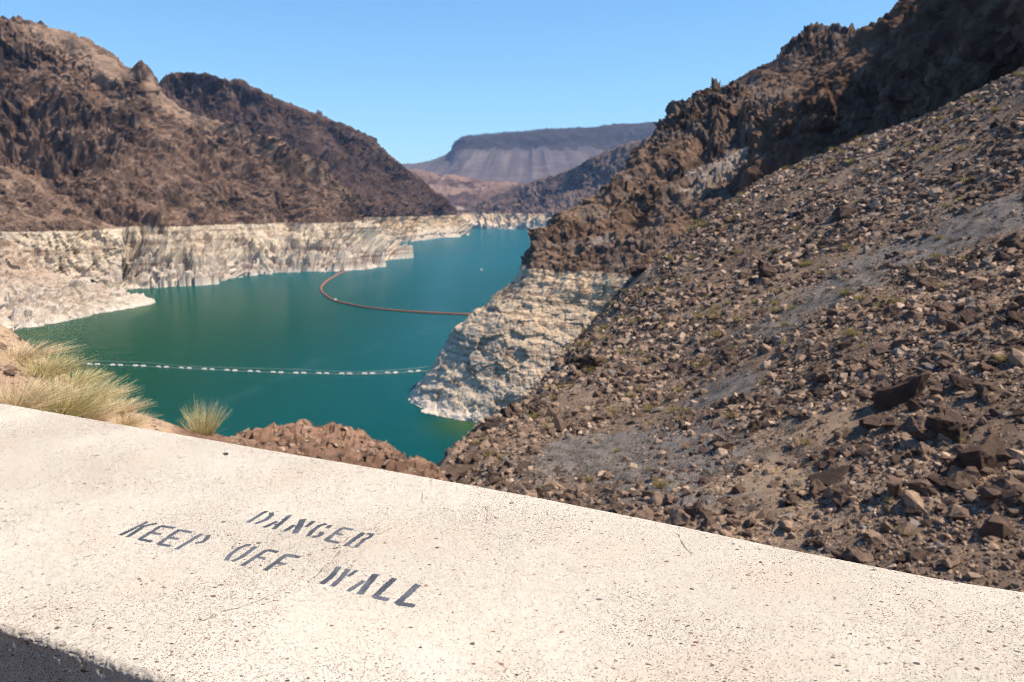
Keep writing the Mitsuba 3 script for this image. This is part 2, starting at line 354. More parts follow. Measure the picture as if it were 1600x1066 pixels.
# main mountain on the left bank
hill('hill', [
    [(-420, 470, 'z', -2), (-100, 478, 'z', -2), (100, 468, 'z', -2), (200, 458, 'z', -2), (265, 452, 'z', -2), (330, 449, 'z', -2), (359, 443, 'z', -2), (362, 437, 'z', -2), (400, 434, 'z', -2), (440, 433, 'z', -2), (500, 431, 'z', -2), (545, 429, 'z', -2), (595, 419, 'z', -2), (613, 412, 'z', -2), (614, 405, 'z', -2), (604, 399, 'z', -2)],
    [(-420, 410, 455), (-100, 415, 475), (100, 412, 520), (200, 405, 560), (280, 410, 590), (330, 412, 610), (380, 405, 660), (440, 398, 690), (500, 395, 720), (545, 393, 760), (585, 385, 830), (597, 380, 870), (598, 378, 900), (590, 376, 950)],
    [(-420, 358, 490), (-100, 358, 520), (60, 357, 560), (180, 352, 600), (280, 351, 640), (350, 350.5, 690), (440, 350, 740), (500, 349.5, 770), (545, 349, 820), (565, 348, 880), (571, 347, 930), (568, 347, 1000)],
    [(-420, 240, 560), (-100, 250, 590), (60, 270, 610), (180, 275, 650), (280, 280, 690), (350, 285, 730), (440, 290, 780), (500, 305, 820), (540, 325, 860), (560, 335, 920), (564, 338, 970), (564, 340, 1040)],
    [(-420, 120, 640), (-100, 140, 650), (60, 150, 680), (150, 160, 710), (230, 180, 740), (290, 215, 770), (370, 235, 800), (430, 255, 830), (500, 290, 860), (545, 322, 900), (560, 333, 960), (563, 337, 1010), (562, 341, 1080)],
    [(-420, 10, 740), (-150, 30, 720), (-60, 32, 720), (0, 35, 720), (45, 38, 730), (70, 42, 735), (130, 58, 750), (158, 82, 760), (200, 104, 775), (212, 101, 775), (220, 92, 775), (231, 104, 780), (245, 134, 790), (270, 162, 805), (300, 186, 815), (350, 204, 835), (400, 216, 850), (450, 243, 865), (500, 272, 880), (542, 309, 920), (557, 330, 990), (562, 336, 1050), (561, 341, 1120)],
    [(-420, 180, 1150), (0, 200, 1150), (221, 260, 1150), (300, 290, 1150), (400, 310, 1150), (500, 320, 1180), (557, 336, 1220), (560, 340, 1260)]],
    570, 330, 'rock_left', crag(60, 5.5, 1.15, 41, 1.3, [
        ([(150, 105, 745), (162, 160, 735), (172, 200, 720), (205, 222, 705)], 15, 20),
        ([(214, 125, 765), (234, 165, 755), (246, 205, 740)], 12, 16),
        ([(32, 110, 710), (40, 160, 690), (58, 215, 660), (78, 265, 640)], 15, 18),
        ([(0, 125, 700), (14, 185, 670)], 13, 15),
        ([(262, 255, 735), (270, 305, 690), (272, 335, 665)], 9, 13),
        ([(205, 290, 670), (208, 345, 630)], 8, 10),
        ([(430, 250, 820), (450, 300, 790), (455, 340, 750)], 11, 12),
        ([(330, 230, 780), (350, 280, 750), (360, 340, 700)], 9, 10),
        ([(90, 385, 540), (112, 430, 500), (130, 455, 480)], 14, 18),
        ([(372, 392, 680), (376, 425, 640)], 11, 8),
        ([(455, 385, 740), (460, 430, 690)], 7, 8)]), 'brown craggy mountain with a pale shoreline band on the left bank', uv=left_scree, crest=0.6)

# spur of the left mountain running down to the frame edge
hill('spur', [
    [(-500, 425, 440), (-150, 425, 455), (0, 428, 470), (60, 430, 480), (110, 435, 490), (150, 438, 500), (190, 444, 510)],
    [(-500, 358, 450), (-150, 358, 465), (0, 358, 480), (60, 358, 492), (110, 357, 505), (150, 358, 520), (190, 380, 525)],
    [(-500, 260, 480), (-150, 290, 490), (0, 315, 500), (45, 332, 512), (90, 342, 525), (135, 350, 540), (190, 370, 550)],
    [(-500, 150, 520), (-150, 220, 520), (-60, 245, 525), (0, 263, 530), (45, 286, 538), (95, 318, 550), (140, 345, 560), (190, 362, 575)],
    [(-500, 300, 660), (-150, 320, 660), (0, 335, 660), (95, 350, 660), (190, 380, 660)]],
    260, 150, 'rock_left', crag(34, 3.5, 0.7, 51), 'lighter rocky spur at the left edge in front of the left mountain')

# pale shore bank in front of it
hill('bank', [
    [(-500, 620, 'z', -1), (-100, 545, 'z', -1), (0, 524, 'z', -1), (35, 518, 'z', -1), (70, 512, 'z', -1), (110, 503, 'z', -1), (150, 494, 'z', -1), (195, 486, 'z', -1), (232, 478.5, 'z', -1), (241, 474, 'z', -1), (236, 470, 'z', -1)],
    [(-500, 560, 270), (-100, 500, 345), (0, 482, 370), (60, 474, 385), (110, 474, 405), (150, 472, 420), (195, 470, 438), (222, 469.5, 452), (230, 469, 460), (228, 467, 475)],
    [(-500, 470, 310), (-100, 435, 380), (0, 428, 400), (60, 436, 410), (110, 446, 425), (150, 453, 440), (195, 461, 455), (215, 466, 465), (222, 466.5, 472), (222, 466.5, 486)],
    [(-500, 400, 350), (-100, 382, 415), (0, 385, 425), (35, 401, 430), (70, 424, 435), (115, 438, 445), (150, 447, 455), (195, 459, 468), (212, 464, 478), (218, 465.5, 485), (218, 466, 500)],
    [(-500, 400, 470), (-100, 390, 490), (0, 392, 500), (70, 432, 500), (150, 456, 510), (218, 474, 530)]],
    320, 150, 'rock_bank', crag(26, 2.6, 0.75, 61), 'pale pinkish shore bank sloping into green water at the left')

# rocky point with the pale band on the right, rising to the skyline
E = [
    [(640, 622, 262), (628, 634, 'z', -1), (640, 645, 'z', -1), (665, 652, 'z', -1), (700, 659, 'z', -1), (740, 666, 'z', -1), (800, 668, 'z', -1), (900, 668, 190)],
    [(655, 612, 262), (641, 618, 226), (660, 622, 217), (690, 622, 211), (740, 624, 203), (800, 628, 196), (920, 628, 190)],
    [(695, 575, 265), (679, 572, 230), (700, 572, 218), (740, 572, 211), (800, 575, 203), (930, 580, 193)],
    [(735, 515, 266), (716, 510, 233), (740, 512, 221), (790, 515, 212), (860, 520, 206), (960, 525, 196)],
    [(780, 475, 268), (762, 476, 236), (790, 470, 224), (840, 472, 216), (900, 478, 210), (985, 480, 200)],
    [(830, 425, 272), (818, 421, 238), (845, 424, 228), (890, 427, 222), (940, 431, 214), (1005, 436, 204), (1095, 470, 190)],
    [(868, 380, 280), (850, 386, 244), (880, 390, 234), (930, 394, 226), (980, 396, 220), (1040, 400, 210), (1130, 434, 196)],
    [(915, 330, 296), (884, 343, 258), (915, 350, 248), (965, 355, 240), (1020, 355, 232), (1090, 355, 222), (1180, 389, 208)],
    [(965, 275, 320), (938, 281, 280), (965, 290, 268), (1010, 300, 256), (1070, 305, 246), (1150, 305, 236), (1240, 339, 222)],
    [(1010, 235, 345), (985, 236, 305), (1010, 245, 292), (1050, 255, 278), (1110, 262, 266), (1190, 265, 254), (1280, 299, 240)],
    [(1055, 195, 365), (1033, 192, 325), (1050, 200, 312), (1095, 212, 296), (1150, 220, 282), (1220, 222, 268), (1310, 256, 254)],
    [(1090, 165, 375), (1066, 158, 340), (1085, 168, 328), (1125, 178, 312), (1175, 182, 300), (1250, 180, 285), (1340, 214, 271)],
    [(1110, 140, 380), (1096, 126, 348), (1112, 134, 338), (1140, 140, 326), (1190, 142, 316), (1280, 142, 300)],
    [(1210, 100, 395), (1140, 110, 358), (1165, 110, 350), (1195, 110, 342), (1240, 112, 332), (1320, 112, 316)],
    [(1240, 70, 410), (1206, 84, 368), (1225, 80, 360), (1250, 84, 352), (1290, 88, 342), (1360, 88, 326)],
    [(1280, 60, 425), (1236, 54, 378), (1258, 46, 372), (1285, 48, 364), (1320, 55, 352), (1400, 60, 336)],
    [(1300, 80, 440), (1262, 46, 395), (1284, 42, 390), (1310, 44, 385), (1340, 49, 372), (1430, 50, 350)],
    [(1330, 160, 520), (1330, 140, 520), (1340, 130, 510), (1360, 130, 500), (1390, 130, 480), (1460, 130, 460)]]


CREVICES = [([(1070, 290, 262), (1085, 325, 250)], 4, 5), ([(985, 318, 245), (978, 352, 238)], 4, 5), ([(930, 325, 250), (915, 360, 244)], 3.5, 4.5), ([(1000, 345, 238), (1045, 352, 232)], 3, 4),
            ([(1100, 205, 305), (1090, 245, 288)], 4, 5), ([(1150, 160, 325), (1140, 190, 310)], 4, 4), ([(1040, 250, 285), (1030, 285, 268)], 4, 5), ([(960, 290, 268), (950, 325, 255)], 3, 4)]


E = [[((x + 7, y + 18) if y < 300 else (x, y)) + tuple(q) for x, y, *q in r] for r in E]


def point_disp(P, N):
    low = np.clip((P[..., 2] - 30) / 14, 0.0, 1)
    up = crag(24, 2.4, 1.0, 71, 1.0, CREVICES)(P, N)
    soft = nz(P, 9, 4, 75) * 0.35 + nz(P, (10, 10, 2.6), 3, 76, 0.5, True) * 0.35 + blocks(P, 4.2, 79, 0.6, (1.6, 1.6, 1)) * 0.75 + blocks(P, 1.9, 77, 0.7, (1.5, 1.5, 1)) * 0.30 + blocks(P, 0.7, 78, 0.7) * 0.12
    zz = (P[..., 2] + 3.5 * nz(P, 14, 3, 79)) / 5.2
    fr = zz - np.floor(zz)
    bench = np.where(fr < 0.8, fr / 0.8, (1 - fr) / 0.2) * 0.55 * np.clip(0.5 + nz(P, 20, 2, 83), 0, 1)
    return up * low + (soft * 0.65 + bench) * (1 - low)


def pale_rock(P):
    """pale grey outcrops high on the point"""
    m = 0
    for q, w in ((at(1120, 262, 270), 14), (at(1150, 240, 280), 12), (at(1095, 300, 255), 9), (at(940, 390, 230), 6)):
        m = np.maximum(m, np.exp(-(np.linalg.norm(P - q, axis=-1) / w) ** 2))
    return np.stack([m * 0.9, m * 0], -1)


hill('rocky_point', E, 320, 440, 'rock_point', point_disp, 'rocky point with a pale band below dark crags on the right bank', uv=pale_rock)

# shaded cliff at the upper right
F = [
    [(1150, 365, 222), (1165, 360, 212), (1210, 350, 204), (1250, 335, 197), (1300, 325, 187), (1350, 310, 179), (1400, 300, 169), (1450, 285, 160), (1500, 270, 150), (1560, 245, 139), (1600, 225, 132), (1700, 200, 122), (1850, 150, 110)],
    [(1150, 300, 225), (1165, 283, 214), (1210, 268, 206), (1250, 252, 199), (1300, 236, 189), (1350, 216, 181), (1400, 200, 171), (1450, 182, 162), (1500, 162, 152), (1560, 130, 141), (1600, 104, 134), (1700, 60, 124), (1850, 0, 112)],
    [(1180, 262, 250), (1172, 250, 222), (1205, 235, 212), (1260, 210, 202), (1320, 190, 192), (1400, 160, 176), (1500, 120, 157), (1600, 65, 138), (1850, -50, 116)],
    [(1210, 215, 262), (1193, 205, 229), (1225, 190, 217), (1280, 165, 206), (1340, 140, 196), (1420, 110, 180), (1510, 70, 161), (1600, 15, 142), (1850, -110, 119)],
    [(1260, 160, 275), (1237, 150, 236), (1265, 135, 224), (1310, 110, 212), (1370, 85, 200), (1440, 50, 184), (1520, 5, 165), (1600, -45, 146), (1850, -180, 122)],
    [(1310, 110, 290), (1283, 102, 243), (1310, 80, 230), (1350, 50, 216), (1400, 20, 204), (1460, -15, 188), (1530, -60, 169), (1600, -110, 150), (1850, -250, 125)],
    [(1360, 60, 300), (1338, 47, 250), (1352, 28, 236), (1385, 4, 222), (1430, -25, 208), (1480, -65, 192), (1540, -115, 173), (1610, -170, 154), (1860, -330, 128)],
    [(1440, 0, 300), (1425, -12, 260), (1440, -30, 250), (1465, -55, 236), (1500, -90, 222), (1540, -130, 205), (1600, -180, 185), (1660, -230, 165), (1900, -380, 136)],
    [(1640, 20, 300), (1640, 0, 290), (1650, -10, 280), (1670, -30, 270), (1700, -60, 255), (1740, -100, 235), (1780, -140, 210), (1850, -180, 190), (2000, -300, 160)]]
F = [[(x + max(0, k - 3) * 10, y, (Y - (min(k - 1, 5) * 4 if k > 1 and j > 0 else 0)) * (1.06 + 0.27 * min(max((x - 1165) / 400, 0), 1))) for j, (x, y, Y) in enumerate(r)] for k, r in enumerate(F)]
hill('cliff', F, 300, 240, 'rock_cliff', crag(24, 2.4, 0.7, 81), 'dark brown cliff in shade above the talus slope at the upper right')


# unseen canyon walls behind the viewer, added to cut sky fill on the parapet
aa, vv_ = np.meshgrid(np.radians(np.linspace(126, 292, 150)), np.linspace(0, 1, 60))
hh = 95 + 50 * (vnoise(np.stack([aa * 5, aa * 0, aa * 0], -1), 5) - 0.5) + 40 * (vnoise(np.stack([aa * 17, aa * 0, aa * 0], -1), 6) - 0.5)
rr_ = 75 + 130 * vv_ ** 1.2 + 12 * np.sin(aa * 7)
CW = np.stack([rr_ * np.sin(aa), rr_ * np.cos(aa), -20 + (76 + hh) * np.where(vv_ < 0.8, vv_ / 0.8, 1 - (vv_ - 0.8) * 2)], -1)
CW = CW + normals(CW, False)[..., None, :][..., 0, :] * crag(22, 3, 1.0, 131)(CW, None)[..., None]
v, f = grid_mesh(CW)
scene['added_canyon_wall'] = mikit.ply((v, f), 'rock_cliff', smooth=True)
structure('added_canyon_wall', 'unseen brown canyon walls added downstream of the dam to cut sky fill')


# ------------------------------------------------------------------ heightfield slopes
class Field:
    """a height field on a grid of directions from the viewpoint and distances"""
    def __init__(self, pts, az, rr, nu, nv, smoothing=0.0, blur=1.6, step=6):
        pts = np.array(pts, float)
        self.rbf = RBFInterpolator(pts[:, :2] / 50, pts[:, 2], kernel='linear', smoothing=smoothing)
        self.az, self.lr = np.radians(np.linspace(*az, nu)), np.linspace(*np.log(rr), nv)
        A, R = np.meshgrid(self.az, np.exp(self.lr))
        XY = np.stack([R * np.sin(A), R * np.cos(A)], -1)
        cA, cR = np.meshgrid(np.linspace(*np.radians(az), nu // step), np.exp(np.linspace(*np.log(rr), nv // step)))
        cz = self.rbf(np.stack([cR * np.sin(cA), cR * np.cos(cA)], -1).reshape(-1, 2) / 50).reshape(cA.shape)
        from scipy.ndimage import gaussian_filter, zoom, map_coordinates
        cz = gaussian_filter(cz, blur)
        gi, gj = np.meshgrid(np.linspace(0, cz.shape[0] - 1, nv), np.linspace(0, cz.shape[1] - 1, nu), indexing='ij')
        z = map_coordinates(cz, [gi, gj], order=3, mode='nearest')
        self.P = np.dstack([XY, z])

    def height(self, x, y):
        from scipy.ndimage import map_coordinates
        a, l = np.arctan2(x, y), 0.5 * np.log(x * x + y * y)
        i = (l - self.lr[0]) / (self.lr[-1] - self.lr[0]) * (len(self.lr) - 1)
        j = (a - self.az[0]) / (self.az[-1] - self.az[0]) * (len(self.az) - 1)
        return map_coordinates(self.P[..., 2], [np.atleast_1d(i), np.atleast_1d(j)], order=1, mode='nearest')

    def seen(self, px, py):
        """the nearest point of the field on the line of sight through a pixel"""
        d = ray(px, py)
        t = np.exp(np.linspace(self.lr[0], self.lr[-1], 900))
        Q = EYE + d[None] * (t / np.hypot(d[0], d[1]))[:, None]
        below = np.nonzero(Q[:, 2] < self.height(Q[:, 0], Q[:, 1]))[0]
        return Q[below[0]] if len(below) else Q[-1]


G = [at(*p) for p in [
    (690, 725, 62), (715, 690, 72), (735, 668, 82), (770, 655, 90), (800, 642, 97), (835, 612, 106), (870, 584, 114), (900, 545, 121), (925, 512, 130), (950, 480, 140), (975, 452, 150), (1010, 402, 165), (1060, 362, 180),
    (1100, 335, 192), (1165, 288, 212), (1250, 252, 200), (1330, 222, 186), (1400, 195, 172), (1480, 165, 157), (1560, 116, 140), (1600, 88, 133), (1750, 10, 118), (1950, -80, 105),
    (1300, 500, 70), (1600, 500, 50), (1300, 700, 45), (1600, 700, 36), (1000, 600, 86), (1000, 700, 62), (1300, 350, 115), (1600, 350, 78), (1600, 200, 107), (1150, 420, 122), (1150, 520, 84), (1150, 620, 66), (850, 700, 70), (1450, 260, 118), (1450, 430, 76), (1450, 600, 48),
    (690, 790, 46), (900, 840, 44), (1100, 890, 36), (1300, 940, 30), (1600, 1010, 24), (900, 770, 53), (1100, 780, 43), (1250, 830, 37), (1450, 860, 31), (1900, 700, 32), (1900, 450, 52), (1900, 200, 85)]]
for px, py, Y in [(1250, 252, 200), (1330, 222, 186), (1400, 195, 172), (1480, 165, 157), (1560, 116, 140), (1600, 88, 133), (1750, 10, 118)]:
    G.append(at(px, py + 10, Y * 1.08))
    G.append(at(px, py + 45, Y * 1.25))
# falling away behind its left edge, towards the water
for px, py, Y in [(690, 725, 62), (715, 690, 72), (735, 668, 82), (800, 642, 97), (870, 584, 114), (925, 512, 130), (975, 452, 150), (1060, 362, 180), (1165, 288, 212)]:
    q = at(px, py, Y)
    G.append(q + np.array([-2.5, 5.0, -4.5]))
    G.append(q + np.array([-9, 16, -16 if Y < 140 else -12]))
    G.append(np.array([q[0] - 22, q[1] + 26, min(q[2] - 30, 6)]))
G += [np.array(q) for q in [(6, 8, 43), (16, 8, 44), (-6, 30, 30), (0, 18, 40), (-14, 50, 12), (30, 12, 46), (60, 20, 55), (-30, 70, -6), (140, 100, 110), (160, 60, 110)]]
talus = Field(G, (-24, 56), (9, 265), 420, 330)


def talus_disp():
    P = talus.P
    r = np.hypot(P[..., 0], P[..., 1])
    s = np.clip(r / 60, 0.4, 2.5)
    h = nz(P, 14, 3, 90) * 0.8 + nz(P, 3.2, 2, 94) * 0.16 + blocks(P, 2.4, 97, 0.5) * 0.10
    big = blocks(P, 6.5, 101, 0.5)
    edge = np.clip(1 - np.abs(np.degrees(np.arctan2(P[..., 0], P[..., 1])) - np.interp(r, [60, 82, 97, 114, 130, 150, 190], [-5, -3, 0, 3.5, 6, 8.3, 14])) / 5, 0, 1)
    return h + np.maximum(big, 0) * (0.10 + 1.2 * edge)


talus.P[..., 2] += talus_disp()
GREY = [(1020, 700, 11), (930, 720, 9), (1060, 745, 8), (1130, 610, 6), (1560, 330, 9), (1490, 365, 8), (1410, 400, 9), (1330, 445, 7), (1265, 480, 6), (1190, 520, 5), (870, 740, 6)]
greyspots = [(talus.seen(x, y), r) for x, y, r in GREY]
TANS = [(1230, 660, 6), (1420, 740, 4), (1330, 790, 4), (1200, 740, 5), (1120, 830, 4)]
tanspots = [(talus.seen(x, y), r) for x, y, r in TANS]


def spot(P, spots):
    m = 0
    w = P[..., :2] + 4.0 * np.stack([nz(P, 6, 3, 7), nz(P, 6, 3, 8)], -1)
    for q, r in spots:
        e = (w - q[:2]) @ np.array([[0.82, -0.57], [0.57, 0.82]])     # streaks run down the slope
        m = np.maximum(m, np.exp(-((e[..., 0] / (r * 0.55)) ** 2 + (e[..., 1] / (r * 1.0)) ** 2) * 1.2))
    return m


tuv = np.stack([spot(talus.P, greyspots), spot(talus.P, tanspots)], -1)


def talus_fn(p, n, uv):
    a, b, c = fbm(p.x / 9, p.y / 9, p.z / 9, 3), fbm(p.x / 1.3, p.y / 1.3, p.z / 1.3, 4), fbm(p.x / 0.33, p.y / 0.33, p.z / 0.33, 3)
    col = mix((0.125, 0.094, 0.074), (0.24, 0.187, 0.146), smoothstep(0.35, 0.65, a * 0.4 + b * 0.6))
    col = mix(col, (0.055, 0.040, 0.033), smoothstep(0.54, 0.70, b * 0.5 + c * 0.5) * 0.8)
    col = mix(col, (0.27, 0.205, 0.15), smoothstep(0.58, 0.74, c) * 0.6)
    col = mix(col, mix((0.115, 0.108, 0.105), (0.20, 0.185, 0.175), c), smoothstep(0.25, 0.55, uv.x + (b - 0.5) * 0.7))
    return mix(col, mix((0.23, 0.17, 0.12), (0.34, 0.26, 0.19), c), smoothstep(0.25, 0.6, uv.y + (b - 0.5) * 0.6) * 0.85)


matte('talus_ground', talus_fn)
v, f = grid_mesh(talus.P, True)
scene['talus_slope'] = mikit.ply((v, f), 'talus_ground', smooth=True, uv=tuv.reshape(-1, 2))
structure('talus_slope', 'brown rock strewn slope falling from the shaded cliff to the dam wall')

# near ledge on the left, just behind the wall
D = [at(*p) for p in [
    (-250, 470, 12.5), (-120, 495, 12), (-40, 512, 11.6), (0, 520, 11.4), (30, 531, 11.2), (60, 548, 11), (90, 567, 10.7), (120, 590, 10.4), (150, 612, 10.2), (180, 636, 10), (205, 655, 9.9), (230, 661, 10), (260, 668, 10.2), (300, 672, 10.6), (345, 670, 11.2), (368, 664, 11.8), (385, 655, 12.4), (410, 653, 13), (450, 660, 13.4), (500, 667, 13.8), (545, 672, 14), (575, 680, 14.2), (600, 700, 14.0), (615, 712, 13.5), (650, 716, 13.0), (690, 721, 12.6), (712, 740, 12.2), (730, 765, 11.8)]]
Dn = [at(*p) for p in [
    (-250, 560, 7), (-100, 580, 7), (0, 590, 7.5), (60, 615, 7.5), (120, 650, 7.6), (200, 690, 7.8), (300, 690, 8.8), (400, 690, 10.5), (470, 700, 11.2), (550, 712, 12), (620, 735, 11.5), (700, 760, 10.6), (740, 790, 10.2)]]
Db = []
for q in D:
    Db += [q + np.array([-0.1, 0.9, -1.6]), q + np.array([-0.3, 3.5, -7]), q + np.array([-1, 12, -24])]
Dn += [np.array(q, float) for q in [(-14, 1, 54), (-8, 1.5, 53.7), (-4, 2.5, 53.2), (-1.5, 3.5, 52.6), (0, 5, 51.5), (-6, 4, 53.2), (-2, 7, 52), (1.2, 8, 48), (2.5, 6, 44), (3.0, 12, 38), (1.5, 16, 40)]]
D = [q + np.array([0, 0, -0.40 if -0.36 < q[0] / q[1] < -0.25 else -0.24 if q[0] / q[1] > -0.45 else -0.12]) for q in D]
ledge = Field(D + Dn + Db, (-78, 10), (2.2, 34), 410, 250, blur=0.9, step=3)


def ledge_disp():
    P = ledge.P
    px = np.degrees(np.arctan2(P[..., 0], P[..., 1]))
    rock = np.clip((px + 24) / 4, 0, 1)                       # bare rock to the right, sandy ground to the left
    r = np.hypot(P[..., 0], P[..., 1])
    h = nz(P, 1.3, 4, 110) * 0.10 + rock * (blocks(P, 0.8, 112, 0.6, (1.5, 1.0, 1)) * 0.07 + blocks(P, 0.36, 113, 0.6, (1.6, 1, 1)) * 0.07 + blocks(P, 0.16, 114, 0.7) * 0.04 + nz(P, 0.25, 3, 115) * 0.03)
    crest = np.exp(-((r - np.interp(px, [-24, -20, -10, -4], [13.2, 13.8, 13.9, 12.6])) / 1.1) ** 2)
    return h + rock * crest * np.maximum(nz(P, 0.9, 3, 118), 0) * 0.08


ledge.P[..., 2] += ledge_disp()


def ledge_fn(p, n, uv):
    a, b, c = fbm(p.x / 1.5, p.y / 1.5, p.z / 1.5, 3), fbm(p.x / 0.3, p.y / 0.3, p.z / 0.2, 4), fbm(p.x / 0.07, p.y / 0.07, p.z / 0.07, 3)
    rock = mix((0.105, 0.066, 0.050), (0.27, 0.175, 0.128), smoothstep(0.35, 0.65, a * 0.4 + b * 0.6))
    rock = mix(rock, (0.055, 0.038, 0.032), smoothstep(0.52, 0.66, b * 0.6 + c * 0.4) * 0.8)
    rock = mix(rock, (0.36, 0.24, 0.17), smoothstep(0.62, 0.8, c) * 0.5)
    sand = mix((0.30, 0.215, 0.15), (0.44, 0.34, 0.24), b)
    sand = mix(sand, (0.17, 0.13, 0.11), smoothstep(0.55, 0.70, c) * 0.7)
    sand = mix(sand, (0.24, 0.17, 0.13), smoothstep(0.5, 0.7, a) * 0.6)
    return mix(sand, rock, smoothstep(0.35, 0.65, uv.x + (b - 0.5) * 0.5))


matte('ledge_ground', ledge_fn)
lpx = np.degrees(np.arctan2(ledge.P[..., 0], ledge.P[..., 1]))
v, f = grid_mesh(ledge.P, True)
scene['ledge'] = mikit.ply((v, f), 'ledge_ground', smooth=False, uv=np.stack([np.clip((lpx + 27) / 5, 0, 1), lpx * 0], -1).reshape(-1, 2))
structure('ledge', 'sandy ground and reddish rock ledge just behind the wall on the left')


# ------------------------------------------------------------------ boulders and stones
def stone(rng, n=14, flat=0.62, detail=0):
    p = rng.normal(size=(n, 3))
    p /= np.linalg.norm(p, axis=1, keepdims=True)
    p *= rng.uniform(0.75, 1.0, (n, 1)) * np.array([1.0, rng.uniform(0.6, 0.9), rng.uniform(flat - 0.15, flat + 0.15)])
    h = trimesh.convex.convex_hull(p)
    if detail:
        for _ in range(detail):
            h = h.subdivide()
        v = np.array(h.vertices)
        sd = int(rng.integers(1000))
        d = nz(v, 0.5, 3, sd) * 0.12 + blocks(v, 0.5, sd, 0.8) * 0.13
        v = v * (1 + d[:, None])
        h = trimesh.Trimesh(v, h.faces, process=False)
    return np.array(h.vertices), np.array(h.faces)


def stone_fn(p, n, uv):
    b, c = fbm(p.x / 0.5, p.y / 0.5, p.z / 0.5, 3), fbm(p.x / 0.12, p.y / 0.12, p.z / 0.12, 3)
    t = uv.x
    col = mix((0.068, 0.051, 0.044), (0.145, 0.107, 0.086), smoothstep(0.0, 0.35, t))
    col = mix(col, (0.285, 0.212, 0.160), smoothstep(0.35, 0.75, t))
    col = mix(col, (0.42, 0.33, 0.26), smoothstep(0.72, 1.0, t))
    col = mix(col, (0.20, 0.19, 0.185), smoothstep(0.90, 0.94, uv.y) * 0.8)
    return col * (0.30 + 0.70 * b + 0.60 * c)


matte('stone', stone_fn)
rng = np.random.default_rng(7)
var_big, var_loose = [], []
for k in range(14):
    v, f = stone(rng, int(rng.integers(12, 18)), 0.66, 3)
    var_big.append((v, f))
    var_loose.append(stone(rng, int(rng.integers(12, 18)), 0.64, 2))
TONES = [0.08, 0.2, 0.35, 0.55, 0.75]
big_ply = {}


def big_stone(k, t, loose):
    if (k, t, loose) not in big_ply:
        v, f = (var_loose if loose else var_big)[k]
        uv = np.tile([TONES[t], 0.3], (len(v), 1))
        big_ply[(k, t, loose)] = mikit.ply((v, f), 'stone', smooth=False, uv=uv)
    return big_ply[(k, t, loose)]


def rot_xyz(rng, tilt=0.35):
    return T().rotate([0, 0, 1], float(rng.uniform(0, 360))).rotate([1, 0, 0], float(rng.normal() * 57 * tilt)).rotate([0, 1, 0], float(rng.normal() * 57 * tilt))


MANUAL = [  # px, py, width in px, tone, label
    (1412, 608, 70, 0, 'large dark boulder with a flat grey top above the dark boulder group at right'),
    (1368, 650, 46, 0, 'dark round boulder just below the large flat topped boulder'),
    (1436, 655, 60, 1, 'long grey brown boulder to the right of the dark round boulder'),
    (1494, 662, 62, 0, 'dark pointed boulder near the middle of the right slope edge'),
    (1300, 722, 72, 0, 'big dark overhanging boulder with a deep shadow on its left, above the wall'),
    (1318, 690, 40, 1, 'brown boulder resting on top of the big dark overhanging boulder'),
    (1350, 698, 42, 1, 'upright brown boulder beside the big dark overhanging boulder'),
    (1530, 705, 80, 0, 'wide dark slab boulder with a black underside near the right edge'),
    (1568, 768, 54, 0, 'dark blocky boulder at the right edge below the wide slab'),
    (1558, 802, 36, 1, 'grey brown boulder directly below the dark blocky boulder at right'),
    (1546, 604, 46, 1, 'rounded grey boulder near the top of the dark boulder field at right'),
    (1500, 598, 36, 0, 'dark boulder left of the rounded grey boulder at right'),
    (1264, 818, 50, 3, 'pale pinkish boulder with a shaded left side just above the wall'),
    (1184, 800, 44, 2, 'brown boulder with a pale top, left of the pale pinkish boulder'),
    (1008, 798, 66, 2, 'reddish brown boulder casting a dark hollow right behind the wall'),
    (1056, 802, 50, 3, 'tan reddish boulder right of the dark hollow behind the wall'),
    (928, 556, 62, 0, 'dark outcrop boulder on the lower edge of the slope beside the pale band'),
    (894, 582, 46, 0, 'dark boulder below the outcrop beside the pale band'),
    (862, 652, 62, 1, 'dark ledge boulder with a black shadow under it, left part of the slope'),
    (716, 722, 58, 1, 'smooth brown boulder at the water end of the slope beside the red ledge'),
    (1342, 862, 50, 2, 'low wide brown boulder half buried at the wall'),
    (1432, 862, 48, 1, 'dark boulder beside the low wide brown boulder at the wall'),
    (1475, 752, 34, 0, 'small black boulder alone on tan ground above the wall'),
    (1430, 362, 32, 3, 'pale topped boulder alone on the grey patch of the upper slope'),
    (1316, 330, 36, 0, 'dark boulder on the upper slope left of the grey patch'),
    (1206, 418, 40, 0, 'dark slab boulder in the middle of the upper slope'),
    (1585, 372, 36, 1, 'brown boulder at the right edge of the upper slope'),
    (1135, 690, 42, 2, 'reddish boulder with a shaded side in the middle of the lower slope'),
    (1092, 650, 38, 2, 'flat reddish boulder on the lower grey patch'),
    (772, 655, 40, 0, 'dark jagged boulder where the slope meets the pale band'),
    (800, 640, 52, 0, 'long dark jagged boulder at the skyline of the slope against the pale band'),
    (835, 700, 30, 2, 'brown boulder at the left end of the lower grey patch'),
    (1440, 152, 60, 1, 'sunlit ledge boulder at the foot of the shaded cliff'),
    (1515, 122, 62, 1, 'long ledge boulder higher along the foot of the shaded cliff'),
    (1000, 415, 40, 0, 'dark boulder at the upper left corner of the slope beside the crags'),
    (1600, 738, 46, 3, 'yellowish boulder cut by the right edge of the picture'),
]
placed = []
nb = 0


def add_boulder(pos, rad, tone, label, group=None):
    global nb
    key = numbered('boulder', nb)
    nb += 1
    k = int(rng.integers(len(var_big)))
    m = T().translate([float(x) for x in pos]) @ rot_xyz(rng) @ T().scale([float(rad)] * 3)
    scene[key] = {**big_stone(k, tone, group is not None), 'to_world': m}
    tag(key, label, 'boulder', group)


